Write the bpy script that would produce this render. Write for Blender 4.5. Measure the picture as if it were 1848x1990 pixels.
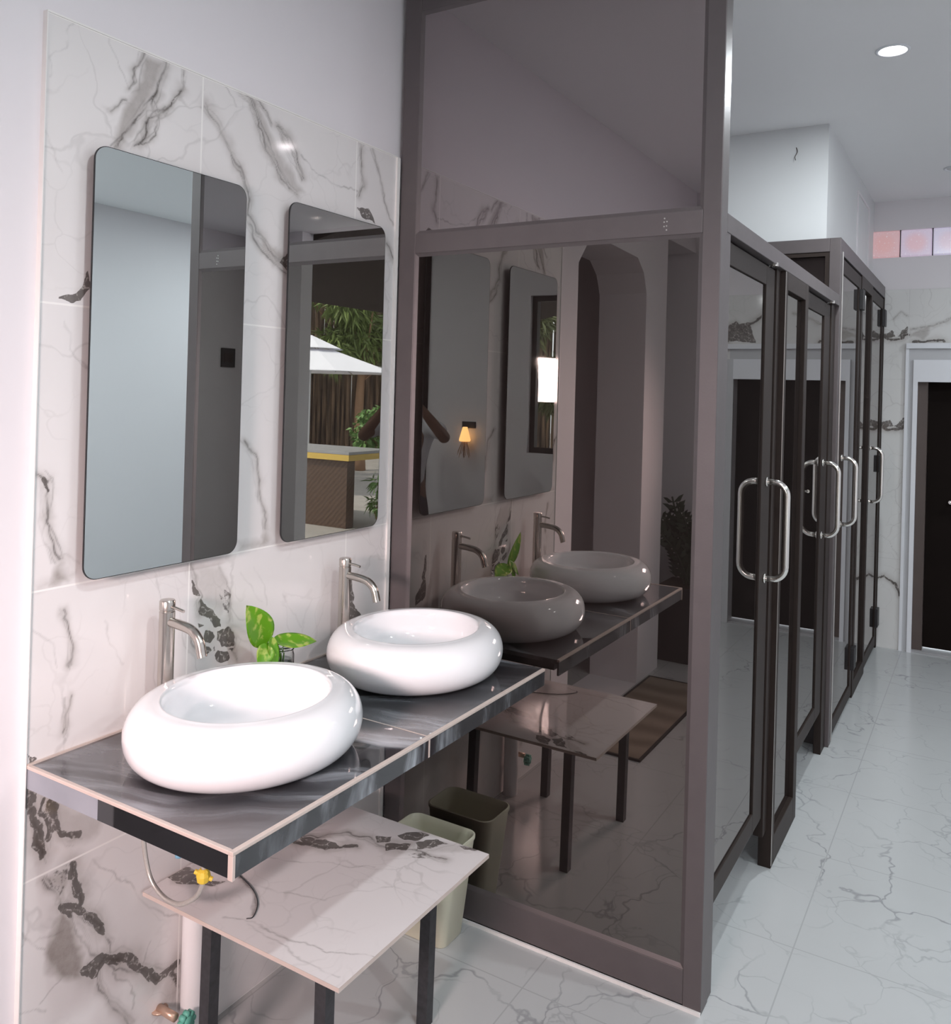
import bpy, bmesh, math, random
import numpy as np
from mathutils import Vector, Matrix
PI = math.pi
S = bpy.context.scene
COL = S.collection
for o in list(bpy.data.objects): bpy.data.objects.remove(o)

# ------------------------------------------------------------------ camera
CX, CY, CZ = 1.6853, -2.2624, 1.6386
YAW, PITCH, ROLL = math.radians(31.0), math.radians(.2), math.radians(1.57)
FPX, PX0, PY0 = 1664.5, 924.85, 755.85
fw = Vector((-math.sin(YAW), math.cos(YAW), 0)); rt = Vector((math.cos(YAW), math.sin(YAW), 0)); up = Vector((0, 0, 1))
fw, up = fw*math.cos(PITCH)+up*math.sin(PITCH), up*math.cos(PITCH)-fw*math.sin(PITCH)
cX = rt*math.cos(ROLL)+up*math.sin(ROLL); cY = -rt*math.sin(ROLL)+up*math.cos(ROLL); cZ = -fw
cam = bpy.data.cameras.new('camera'); camo = bpy.data.objects.new('camera', cam); COL.objects.link(camo)
camo.matrix_world = Matrix(((cX.x, cY.x, cZ.x, CX), (cX.y, cY.y, cZ.y, CY), (cX.z, cY.z, cZ.z, CZ), (0, 0, 0, 1)))
cam.sensor_fit = 'HORIZONTAL'; cam.sensor_width = 36; cam.lens = FPX*36/1848
cam.shift_x = (924-PX0)/1848; cam.shift_y = (PY0-995)/1848; cam.clip_start = .01
S.camera = camo
# ------------------------------------------------------------------ light and exposure
S.view_settings.view_transform = 'Standard'; S.view_settings.look = 'None'
S.view_settings.gamma = 1; S.view_settings.use_curve_mapping = False
S.view_settings.exposure = EXPOSURE = 0.0
w = bpy.data.worlds.new('sky'); S.world = w; w.use_nodes = True
w.node_tree.nodes['Background'].inputs[0].default_value = (.86, .93, 1, 1)
w.node_tree.nodes['Background'].inputs[1].default_value = 5
def lamp(name, kind, loc, rot, energy, color, **k):
    l = bpy.data.lights.new(name, kind); l.energy = energy; l.color = color
    for a, b in k.items(): setattr(l, a, b)
    o = bpy.data.objects.new(name, l); COL.objects.link(o); o.location = loc
    if isinstance(rot, Vector): o.rotation_euler = rot.to_track_quat('-Z', 'Y').to_euler()
    else: o.rotation_euler = rot
    return o
lamp('sun', 'SUN', (0, 0, 8), Vector((-.35, -.6, -1)), 9, (1, .95, .86), angle=.02)
# overcast daylight coming in through the side window behind the photographer
lamp('window_daylight', 'AREA', (1.0, -3.52, 1.74), Vector((-.82, 2.3, -.80)), 15, (1, .76, .74), shape='RECTANGLE', size=.62, size_y=.34, spread=math.radians(70))

# ------------------------------------------------------------------ materials
class NT:
    def __init__(s, name):
        s.m = bpy.data.materials.new(name); s.m.use_nodes = True; s.t = s.m.node_tree; s.t.nodes.clear()
        s.out = s.t.nodes.new('ShaderNodeOutputMaterial')
    def n(s, typ, ins=None, **props):
        d = s.t.nodes.new('ShaderNode'+typ)
        for k, v in props.items(): setattr(d, k, v)
        for k, v in (ins or {}).items():
            if isinstance(v, bpy.types.NodeSocket): s.t.links.new(v, d.inputs[k])
            else: d.inputs[k].default_value = v
        return d
    def math(s, op, a, b=0.0, c=0.0, clamp=False):
        return s.n('Math', {0: a, 1: b, 2: c}, operation=op, use_clamp=clamp).outputs[0]
    def step(s, v, a, b): return s.n('MapRange', {0: v, 1: a, 2: b, 3: 0.0, 4: 1.0}, interpolation_type='SMOOTHSTEP').outputs[0]
    def mix(s, f, a, b): return s.n('Mix', {0: f, 6: a, 7: b}, data_type='RGBA').outputs[2]
    def noise(s, co, sc, det=3, rough=.5, out=0): return s.n('TexNoise', {'Vector': co, 'Scale': sc, 'Detail': det, 'Roughness': rough}).outputs[out]
    def pos(s): return s.n('TexCoord').outputs['Object']
    def done(s, shader): s.t.links.new(shader, s.out.inputs[0]); return s.m
def C4(c): return (c[0], c[1], c[2], 1)
def pm(name, col, rough=.5, metal=0, spec=.5, var=.06, vs=8, bump=0, bs=60, coat=0, trans=0, ior=1.45, emit=0):
    t = NT(name); co = t.pos()
    nz = t.noise(co, vs, 4)
    c = t.mix(nz, C4([x*(1-var) for x in col]), C4([min(1, x*(1+var)) for x in col]))
    ins = {'Base Color': c, 'Roughness': rough, 'Metallic': metal, 'Specular IOR Level': spec, 'Coat Weight': coat, 'Transmission Weight': trans, 'IOR': ior}
    if emit: ins['Emission Color'] = C4(col); ins['Emission Strength'] = emit
    if bump:
        b = t.n('Bump', {'Height': t.noise(co, bs, 3), 'Strength': bump, 'Distance': .002}); ins['Normal'] = b.outputs[0]
    p = t.n('BsdfPrincipled', ins)
    return t.done(p.outputs[0])
def warp(t, co, sc, amt):
    nz = t.noise(co, sc, 3, out=1)
    v = t.n('VectorMath', {0: nz, 1: (.5, .5, .5)}, operation='SUBTRACT').outputs[0]
    v = t.n('VectorMath', {0: v, 'Scale': amt}, operation='SCALE').outputs[0]
    return t.n('VectorMath', {0: co, 1: v}, operation='ADD').outputs[0]
def marble(name, base=(.79, .765, .76), attrs=True, joints=None, jcol=(.9, .88, .86), vein=.35, vscale=3.0, vcol=(.42, .40, .39), rough=.07, jw=.0022, spec=.5):
    t = NT(name); co = t.pos()
    wc = warp(t, co, 3.5, .35); wc2 = warp(t, wc, 14, .05)
    cloud = t.step(t.noise(wc, 1.7, 4), .35, .75)
    col = t.mix(t.math('MULTIPLY', cloud, .35), C4(base), C4([x*.86 for x in base]))
    for sc, ww, st in ((vscale, .017, vein), (vscale*2.3, .014, vein*.5)):
        vd = t.n('TexVoronoi', {'Vector': wc2, 'Scale': sc}, feature='DISTANCE_TO_EDGE').outputs[0]
        ln = t.math('SUBTRACT', 1.0, t.step(vd, 0, ww*(sc/3.0)), clamp=True)
        gate = t.step(t.noise(co, 2.2*sc/3, 2), .42, .62)
        col = t.mix(t.math('MULTIPLY', t.math('MULTIPLY', ln, gate), st), col, C4(vcol))
    if attrs:
        at = lambda n: t.n('Attribute', attribute_name=n).outputs['Fac']
        nz = t.noise(co, 38, 4, .7); nz2 = t.noise(co, 110, 3, .7)
        tan = t.math('MULTIPLY', at('tan'), t.math('ADD', .9, t.math('MULTIPLY', nz, .7)), clamp=True)
        col = t.mix(tan, col, (.27, .235, .21, 1))
        d = t.math('ADD', at('dark'), t.math('MULTIPLY', t.math('SUBTRACT', nz, .5), 1.1))
        m = t.step(d, .33, .5)
        cr = t.n('TexVoronoi', {'Vector': warp(t, co, 30, .03), 'Scale': 30}, feature='DISTANCE_TO_EDGE').outputs[0]
        crm = t.math('SUBTRACT', 1.0, t.step(cr, .02, .09), clamp=True)
        dc = t.mix(t.math('MULTIPLY', crm, t.step(nz2, .45, .6)), t.mix(nz, (.05, .043, .04, 1), (.20, .178, .165, 1)), (.48, .45, .43, 1))
        col = t.mix(t.math('MULTIPLY', m, .92), col, dc)
        ln = t.math('MULTIPLY', at('line'), t.math('ADD', .55, t.math('MULTIPLY', nz2, .9)), clamp=True)
        col = t.mix(ln, col, (.10, .088, .08, 1))
    if joints:
        xyz = t.n('SeparateXYZ', {0: co}).outputs
        g = None
        for ax, off, per in joints:
            v = t.math('PINGPONG', t.math('SUBTRACT', xyz[ax], off), per/2)
            l = t.math('LESS_THAN', v, jw)
            g = l if g is None else t.math('MAXIMUM', g, l)
        col = t.mix(g, col, C4(jcol))
    p = t.n('BsdfPrincipled', {'Base Color': col, 'Roughness': rough, 'Specular IOR Level': spec})
    return t.done(p.outputs[0])

def dark_glass(name, f0=(.255, .230, .215), see=.05):
    t = NT(name); co = t.pos()
    r = t.math('ADD', .008, t.math('MULTIPLY', t.step(t.noise(co, 5, 4), .55, .9), .05))
    p = t.n('BsdfPrincipled', {'Base Color': C4(f0), 'Metallic': 1.0, 'Roughness': r})
    dust = t.n('BsdfDiffuse', {'Color': (.075, .058, .055, 1)})
    m1 = t.n('MixShader', {0: .14, 1: p.outputs[0], 2: dust.outputs[0]})
    tr = t.n('BsdfTransparent', {'Color': (.35, .30, .28, 1)})
    m = t.n('MixShader', {0: see, 1: m1.outputs[0], 2: tr.outputs[0]})
    return t.done(m.outputs[0])
M = {}
M['plaster'] = pm('white_plaster', (.79, .76, .785), .62, spec=.3, var=.015, vs=3)
M['plaster_bright'] = pm('white_plaster_gloss', (.69, .70, .71), .5, spec=.3, var=.015, vs=3)
M['ceiling'] = pm('ceiling_paint', (.88, .88, .89), .7, spec=.2, var=.01, vs=3)
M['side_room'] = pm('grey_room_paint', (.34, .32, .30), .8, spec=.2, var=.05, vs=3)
M['tile'] = marble('white_marble_wall_tile', joints=((2, 0, .6), (1, -.207, .6)), vein=.30, vscale=2.6)
M['tile_edge'] = pm('tile_trim', (.84, .82, .80), .35, var=.04)
M['bench_marble'] = marble('bench_marble', base=(.78, .75, .75), vein=.32, vscale=5)
M['far_tile'] = marble('far_wall_marble', base=(.74, .74, .73), joints=((2, 0, .6), (0, 1.21, .6)), vein=.35, vscale=3, jcol=(.66, .66, .65))
M['floor'] = marble('floor_marble', base=(.50, .515, .52), attrs=False, joints=((0, .615, .6), (1, -.145, .6)), jcol=(.40, .41, .415), vein=1.0, vscale=2.1, vcol=(.30, .31, .32), rough=.16, jw=.002, spec=.45)
M['glass'] = dark_glass('dark_mirror_glass')
M['glass_upper'] = dark_glass('dark_mirror_glass_upper', (.41, .362, .372))
M['frame'] = pm('brown_grey_aluminium', (.130, .112, .114), .42, .3, var=.08, vs=20, bump=.1, bs=200)
M['frame_dark'] = pm('dark_brown_aluminium', (.030, .021, .018), .5, 0, spec=.25, var=.1, vs=20)
M['bright_strip'] = pm('bright_aluminium_strip', (.62, .60, .58), .3, .8, var=.04)
M['chrome'] = pm('polished_chrome', (.86, .84, .80), .12, 1, var=.03)
M['steel'] = pm('brushed_steel', (.58, .54, .50), .24, 1, var=.08, vs=30)
M['ceramic'] = pm('white_glazed_ceramic', (.86, .86, .88), .06, spec=.6, var=.01, coat=.4)
M['black'] = pm('black_metal', (.025, .024, .026), .45, .2, var=.3, vs=60)
M['leg'] = pm('worn_black_steel', (.05, .05, .055), .5, .3, var=.5, vs=70)
M['bin'] = pm('cream_plastic', (.78, .76, .60), .4, var=.02)
M['white_pvc'] = pm('white_pipe', (.80, .79, .80), .35, var=.02)
M['hose'] = pm('braided_hose', (.62, .59, .55), .3, .6, var=.15, vs=200)
M['yellow'] = pm('yellow_tape', (.75, .55, .06), .5)
M['blue'] = pm('blue_cap', (.25, .50, .68), .5)
M['teal'] = pm('teal_valve', (.15, .48, .38), .4)
M['copper'] = pm('copper_fitting', (.60, .42, .32), .35, .6)
M['white_frame'] = pm('white_door_paint', (.76, .78, .82), .45, var=.02)
M['grey_frame'] = pm('grey_door_paint', (.52, .53, .55), .5, var=.02)
M['door_brown'] = pm('dark_brown_door', (.008, .005, .004), .8, spec=.15, var=.2)
M['brown_edge'] = pm('brown_door_frame', (.085, .065, .058), .5, var=.1)
M['mat_edge'] = pm('mat_border', (.03, .025, .022), .9)
M['black_pot'] = pm('black_planter', (.02, .018, .018), .5)
M['zz_leaf'] = pm('dark_glossy_leaf', (.03, .05, .025), .35)
M['soil'] = pm('soil', (.05, .035, .025), .95)
M['skin'] = pm('brown_skin', (.22, .115, .075), .5, var=.05)
M['shirt'] = pm('white_cotton', (.72, .72, .76), .85, var=.05, bump=.3, bs=30)
M['trousers'] = pm('dark_denim', (.05, .055, .07), .9)
M['hair'] = pm('black_hair', (.012, .01, .01), .6)
M['umbrella'] = pm('white_canopy_cloth', (.80, .80, .86), .8, var=.02)
M['wood'] = NT('brown_wood_panel')
_t = M['wood']; _c = _t.pos(); _w = _t.n('TexWave', {'Vector': _c, 'Scale': 9.0, 'Distortion': 3.0, 'Detail': 3.0}, bands_direction='DIAGONAL')
M['wood'] = _t.done(_t.n('BsdfPrincipled', {'Base Color': _t.mix(_w.outputs[1], (.075, .042, .028, 1), (.125, .078, .055, 1)), 'Roughness': .55}).outputs[0])
M['yellow_board'] = pm('yellow_fascia', (.72, .50, .12), .5, var=.05)
M['stone'] = pm('grey_stone_slab', (.36, .36, .37), .4, var=.2)
M['bark'] = pm('palm_bark', (.30, .18, .11), .9, var=.3, vs=14)
M['fence'] = NT('bamboo_fence')
_t = M['fence']; _c = _t.pos(); _n = _t.n('TexNoise', {'Vector': _t.n('VectorMath', {0: _c, 1: (9, 9, .6)}, operation='MULTIPLY').outputs[0], 'Scale': 2.0, 'Detail': 4.0})
M['fence'] = _t.done(_t.n('BsdfPrincipled', {'Base Color': _t.mix(_t.step(_n.outputs[0], .35, .7), (.025, .016, .010, 1), (.15, .10, .065, 1)), 'Roughness': .9}).outputs[0])
M['leaf'] = pm('green_leaf', (.17, .23, .07), .5, var=.5, vs=3)
M['leaf_dark'] = pm('olive_leaf', (.10, .115, .05), .6, var=.5, vs=3)
M['bush'] = pm('bright_green_leaf', (.16, .30, .09), .5, var=.4, vs=9)
M['awning'] = pm('dark_roof_underside', (.028, .018, .015), .9, var=.3)
M['ground'] = pm('outdoor_paving', (.42, .40, .38), .9, var=.2, vs=4)
M['glass_clear'] = pm('clear_jar_glass', (.95, .98, .97), .02, trans=1, ior=1.45, var=0)
M['warm'] = pm('warm_lamp_shade', (1.0, .55, .20), .6, emit=6)
def counter_mat():
    t = NT('black_streaked_marble'); co = t.pos()
    wc = warp(t, co, 1.8, .30)
    rot = t.n('VectorRotate', {'Vector': wc, 'Angle': -math.radians(28)}, rotation_type='Z_AXIS').outputs[0]
    st = t.noise(t.n('VectorMath', {0: rot, 1: (1.1, 13, 3.0)}, operation='MULTIPLY').outputs[0], 1.0, 5, .6)
    st2 = t.noise(t.n('VectorMath', {0: rot, 1: (2.0, 60, 12)}, operation='MULTIPLY').outputs[0], 1.0, 3, .6)
    m = t.math('MULTIPLY', t.math('MULTIPLY', t.step(st, .42, .72), t.math('ADD', .25, t.math('MULTIPLY', t.step(t.noise(co, 2.6, 2), .42, .62), .9))), t.math('ADD', .55, t.math('MULTIPLY', st2, .7)), clamp=True)
    c = t.mix(m, (.022, .022, .026, 1), (.40, .43, .47, 1))
    return t.done(t.n('BsdfPrincipled', {'Base Color': c, 'Roughness': .035, 'Specular IOR Level': .8, 'Coat Weight': .5}).outputs[0])
M['counter'] = counter_mat()
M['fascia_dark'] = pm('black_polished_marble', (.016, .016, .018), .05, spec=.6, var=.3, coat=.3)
M['fascia_grey'] = pm('blue_grey_fascia', (.27, .29, .33), .08, spec=.6, var=.25, vs=9)
M['cream_edge'] = pm('cream_tile_edge', (.58, .49, .445), .45, var=.06, vs=30)
def mat_mat():
    t = NT('striped_floor_mat'); co = t.pos()
    wv = t.n('TexWave', {'Vector': warp(t, co, 4, .12), 'Scale': 1.6, 'Distortion': 1.5, 'Detail': 2.0}, bands_direction='Y').outputs[1]
    c = t.mix(wv, (.20, .16, .12, 1), (.32, .265, .205, 1))
    c = t.mix(t.math('MULTIPLY', t.noise(co, 160, 2), .5), c, (.08, .06, .045, 1))
    return t.done(t.n('BsdfPrincipled', {'Base Color': c, 'Roughness': .95}).outputs[0])
M['mat'] = mat_mat()
def leafy():
    t = NT('variegated_pothos_leaf'); co = t.pos()
    c = t.mix(t.step(t.noise(warp(t, co, 20, .05), 45, 3), .5, .68), (.16, .42, .02, 1), (.55, .66, .14, 1))
    p = t.n('BsdfPrincipled', {'Base Color': c, 'Roughness': .35})
    tl = t.n('BsdfTranslucent', {'Color': (.3, .6, .03, 1)})
    return t.done(t.n('MixShader', {0: .25, 1: p.outputs[0], 2: tl.outputs[0]}).outputs[0])
M['pothos'] = leafy()
def mirror_mat():
    t = NT('silvered_mirror')
    return t.done(t.n('BsdfPrincipled', {'Base Color': (.80, .86, .85, 1), 'Metallic': 1.0, 'Roughness': .0}).outputs[0])
M['mirror'] = mirror_mat()
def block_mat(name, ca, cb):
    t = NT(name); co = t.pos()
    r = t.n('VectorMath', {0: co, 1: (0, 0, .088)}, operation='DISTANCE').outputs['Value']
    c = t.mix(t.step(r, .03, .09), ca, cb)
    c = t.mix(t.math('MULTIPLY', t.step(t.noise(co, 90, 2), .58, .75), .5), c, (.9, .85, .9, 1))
    return t.done(t.n('BsdfPrincipled', {'Base Color': c, 'Roughness': .2, 'Emission Color': c, 'Emission Strength': .38}).outputs[0])  # daylight through the blocks is put in as tint and emission
M['block_a'] = block_mat('salmon_lit_glass_block', (.72, .43, .43, 1), (.70, .46, .48, 1))
M['block_b'] = block_mat('pink_lit_glass_block', (.72, .50, .56, 1), (.66, .56, .68, 1))
M['block_c'] = block_mat('lilac_lit_glass_block', (.70, .58, .68, 1), (.66, .62, .76, 1))

# ------------------------------------------------------------------ mesh helpers
def link(name, me, mat=None, parent=None, smooth=False):
    o = bpy.data.objects.new(name, me); COL.objects.link(o)
    if mat is not None:
        for mm in (mat if isinstance(mat, (list, tuple)) else [mat]): me.materials.append(mm)
    if smooth:
        for p in me.polygons: p.use_smooth = True
    if parent is not None:
        o.parent = parent
        o.matrix_parent_inverse = parent.matrix_world.inverted() if False else Matrix.Identity(4)
        o.location = -parent.location if parent.type == 'EMPTY' and parent.rotation_euler.z == 0 else (0, 0, 0)
        if parent.type != 'EMPTY': o.location = (0, 0, 0)
    return o
def tag(o, label, cat, group=None):
    o['label'] = label; o['category'] = cat
    if group: o['group'] = group
    return o
def struct(o): o['kind'] = 'structure'; return o
def thing(name, loc, label, cat, group=None):
    o = bpy.data.objects.new(name, None); COL.objects.link(o); o.location = loc; o.empty_display_size = .05
    return tag(o, label, cat, group)
class MB:
    def __init__(s): s.b = bmesh.new()
    def box(s, x0, x1, y0, y1, z0, z1, bev=0, mi=0):
        r = bmesh.ops.create_cube(s.b, size=1)
        for v in r['verts']: v.co = Vector(((x0+x1)/2+v.co.x*(x1-x0), (y0+y1)/2+v.co.y*(y1-y0), (z0+z1)/2+v.co.z*(z1-z0)))
        fs = {f for v in r['verts'] for f in v.link_faces}
        for f in fs: f.material_index = mi
        if bev:
            es = {e for v in r['verts'] for e in v.link_edges}
            bmesh.ops.bevel(s.b, geom=list(es), offset=bev, segments=2, affect='EDGES', profile=.5)
        return s
    def cyl(s, p, q, r, r2=None, n=24, mi=0):
        p, q = Vector(p), Vector(q); d = q-p
        R = bmesh.ops.create_cone(s.b, cap_ends=True, segments=n, radius1=r, radius2=r if r2 is None else r2, depth=d.length)
        m = Matrix.Translation((p+q)/2) @ d.to_track_quat('Z', 'Y').to_matrix().to_4x4()
        for v in R['verts']: v.co = m @ v.co
        for f in {f for v in R['verts'] for f in v.link_faces}: f.material_index = mi
        return s
    def tube(s, pts, r, n=12, closed=False, cap=True):
        pts = [Vector(p) for p in pts]; N = len(pts); rings = []; nrm = None
        for i, p in enumerate(pts):
            a = pts[(i-1) % N] if closed or i > 0 else p; c = pts[(i+1) % N] if closed or i < N-1 else p
            tg = (c-a).normalized()
            if nrm is None: nrm = tg.orthogonal().normalized()
            nrm = (nrm-tg*nrm.dot(tg)).normalized(); bi = tg.cross(nrm)
            rr = r[i] if isinstance(r, (list, tuple)) else r
            rings.append([s.b.verts.new(p+(nrm*math.cos(2*PI*k/n)+bi*math.sin(2*PI*k/n))*rr) for k in range(n)])
        for i in range(N if closed else N-1):
            A, B = rings[i], rings[(i+1) % N]
            for k in range(n): s.b.faces.new((A[k], A[(k+1) % n], B[(k+1) % n], B[k]))
        if cap and not closed: s.b.faces.new(rings[0][::-1]); s.b.faces.new(rings[-1])
        return s
    def lathe(s, prof, c=(0, 0, 0), n=48, sx=1, sy=1, cap0=True, cap1=True):
        rings = []
        for r, z in prof: rings.append([s.b.verts.new((c[0]+sx*r*math.cos(2*PI*k/n), c[1]+sy*r*math.sin(2*PI*k/n), c[2]+z)) for k in range(n)])
        for A, B in zip(rings, rings[1:]):
            for k in range(n): s.b.faces.new((A[k], A[(k+1) % n], B[(k+1) % n], B[k]))
        if cap0: s.b.faces.new(rings[0][::-1])
        if cap1: s.b.faces.new(rings[-1])
        return s
    def prism(s, pts, vec, mi=0):
        vec = Vector(vec); A = [s.b.verts.new(p) for p in pts]; B = [s.b.verts.new(Vector(p)+vec) for p in pts]; n = len(pts)
        fs = [s.b.faces.new(A), s.b.faces.new(B[::-1])]+[s.b.faces.new((A[k], B[k], B[(k+1) % n], A[(k+1) % n])) for k in range(n)]
        for f in fs: f.material_index = mi
        return s
    def quad(s, *p): s.b.faces.new([s.b.verts.new(x) for x in p]); return s
    def build(s, name, mat=None, parent=None, smooth=False, fix=True):
        if fix: bmesh.ops.recalc_face_normals(s.b, faces=s.b.faces)
        me = bpy.data.meshes.new(name); s.b.to_mesh(me); s.b.free()
        return link(name, me, mat, parent, smooth)
def auto(o, deg=40):
    for p in o.data.polygons: p.use_smooth = True
    try: o.data.set_sharp_from_angle(angle=math.radians(deg))
    except Exception: pass
    return o
def spline(pts, n=8):
    pts = [Vector(p) for p in pts]; P = [pts[0]*2-pts[1]]+pts+[pts[-1]*2-pts[-2]]; out = []
    for i in range(1, len(P)-2):
        for k in range(n):
            t = k/n; a, b, c, d = P[i-1], P[i], P[i+1], P[i+2]
            out.append(.5*((2*b)+(-a+c)*t+(2*a-5*b+4*c-d)*t*t+(-a+3*b-3*c+d)*t**3))
    out.append(pts[-1]); return out
def copy_tree(o, parent=None):
    c = o.copy(); COL.objects.link(c); c.parent = parent
    for ch in list(o.children): copy_tree(ch, c)
    return c
# ---- marble figure fields sampled on a dense grid (veins and broken patches of the stone itself)
rngn = np.random.RandomState(7)
def vnoise(U, V, sc, seed):
    r = np.random.RandomState(seed); g = r.rand(64, 64)
    u = U*sc+31.7; v = V*sc+17.3; i = np.floor(u).astype(int); j = np.floor(v).astype(int); a = u-i; b = v-j
    a = a*a*(3-2*a); b = b*b*(3-2*b); G = lambda p, q: g[p % 64, q % 64]
    return (G(i, j)*(1-a)+G(i+1, j)*a)*(1-b)+(G(i, j+1)*(1-a)+G(i+1, j+1)*a)*b-.5
def seg_d(U, V, p, q):
    du, dv = q[0]-p[0], q[1]-p[1]; L = du*du+dv*dv+1e-12
    t = np.clip(((U-p[0])*du+(V-p[1])*dv)/L, 0, 1)
    return np.hypot(U-p[0]-t*du, V-p[1]-t*dv)
def inside(U, V, P):
    r = np.zeros(U.shape, bool); n = len(P)
    for k in range(n):
        (x0, y0), (x1, y1) = P[k], P[(k+1) % n]
        c = ((y0 > V) != (y1 > V)) & (U < (x1-x0)*(V-y0)/(y1-y0+1e-12)+x0); r ^= c
    return r
def figure_fields(U, V, lines, polys, tans):
    wu = U+vnoise(U, V, 28, 1)*.016+vnoise(U, V, 90, 2)*.006; wv = V+vnoise(U, V, 28, 3)*.016+vnoise(U, V, 90, 4)*.006
    line = np.zeros(U.shape); dark = np.zeros(U.shape); tan = np.zeros(U.shape)
    for pts, wd, st in lines:
        d = np.full(U.shape, 9.)
        for p, q in zip(pts, pts[1:]): d = np.minimum(d, seg_d(wu, wv, p, q))
        if wd >= .008: dark = np.maximum(dark, st*np.clip(1.25-d/wd, 0, 1))
        line = np.maximum(line, st*np.clip(.75+vnoise(U, V, 35, 8)*1.2, .1, 1)*np.exp(-(d/max(wd*.36, .0021))**2))
        if st >= .5:
            for sd, am, sw in ((21, .022, .55), (22, .035, .4), (23, .05, .28)):
                pu = U+vnoise(U, V, 9, sd)*am+vnoise(U, V, 40, sd+5)*.010; pv = V+vnoise(U, V, 9, sd+10)*am+vnoise(U, V, 40, sd+15)*.010
                d2 = np.full(U.shape, 9.)
                for p, q in zip(pts, pts[1:]): d2 = np.minimum(d2, seg_d(pu, pv, p, q))
                line = np.maximum(line, st*sw*np.clip(.5+vnoise(U, V, 22, sd+3)*1.6, 0, 1)*np.exp(-(d2/.0019)**2))
        if st > .45: tan = np.maximum(tan, .4*st*np.exp(-(d/(wd*2.5))**2))
    for arr, L, sft in ((dark, polys, .004), (tan, tans, .02)):
        for P, st in L:
            d = np.full(U.shape, 9.)
            for k in range(len(P)): d = np.minimum(d, seg_d(wu, wv, P[k], P[(k+1) % len(P)]))
            ins = inside(wu, wv, P)
            f = np.where(ins, np.clip(.5+d/sft, 0, 1), np.clip(.5-d/sft, 0, 1))*st
            np.maximum(arr, f, out=arr)
    return line, dark, tan
def grid_obj(name, mat, u0, u1, v0, v1, step, place, lines, polys, tans, parent=None, hole=None):
    nu = int(round((u1-u0)/step)); nv = int(round((v1-v0)/step))
    U, V = np.meshgrid(np.linspace(u0, u1, nu+1), np.linspace(v0, v1, nv+1), indexing='ij')
    co = place(U.ravel(), V.ravel())
    idx = np.arange((nu+1)*(nv+1)).reshape(nu+1, nv+1)
    f = np.stack([idx[:-1, :-1], idx[1:, :-1], idx[1:, 1:], idx[:-1, 1:]], -1).reshape(-1, 4)
    if hole is not None:
        cu = (U[:-1, :-1]+U[1:, 1:])/2; cv = (V[:-1, :-1]+V[1:, 1:])/2; f = f[~hole(cu, cv).ravel()]
    me = bpy.data.meshes.new(name); me.vertices.add(len(co)); me.vertices.foreach_set('co', co.ravel())
    me.loops.add(f.size); me.polygons.add(len(f)); me.loops.foreach_set('vertex_index', f.ravel())
    me.polygons.foreach_set('loop_start', np.arange(0, f.size, 4)); me.polygons.foreach_set('loop_total', np.full(len(f), 4)); me.update()
    L, D, T = figure_fields(U, V, lines, polys, tans)
    for n, a in (('line', L), ('dark', D), ('tan', T)):
        at = me.attributes.new(n, 'FLOAT', 'POINT'); at.data.foreach_set('value', a.ravel().astype(np.float32))
    return link(name, me, mat, parent)
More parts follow.
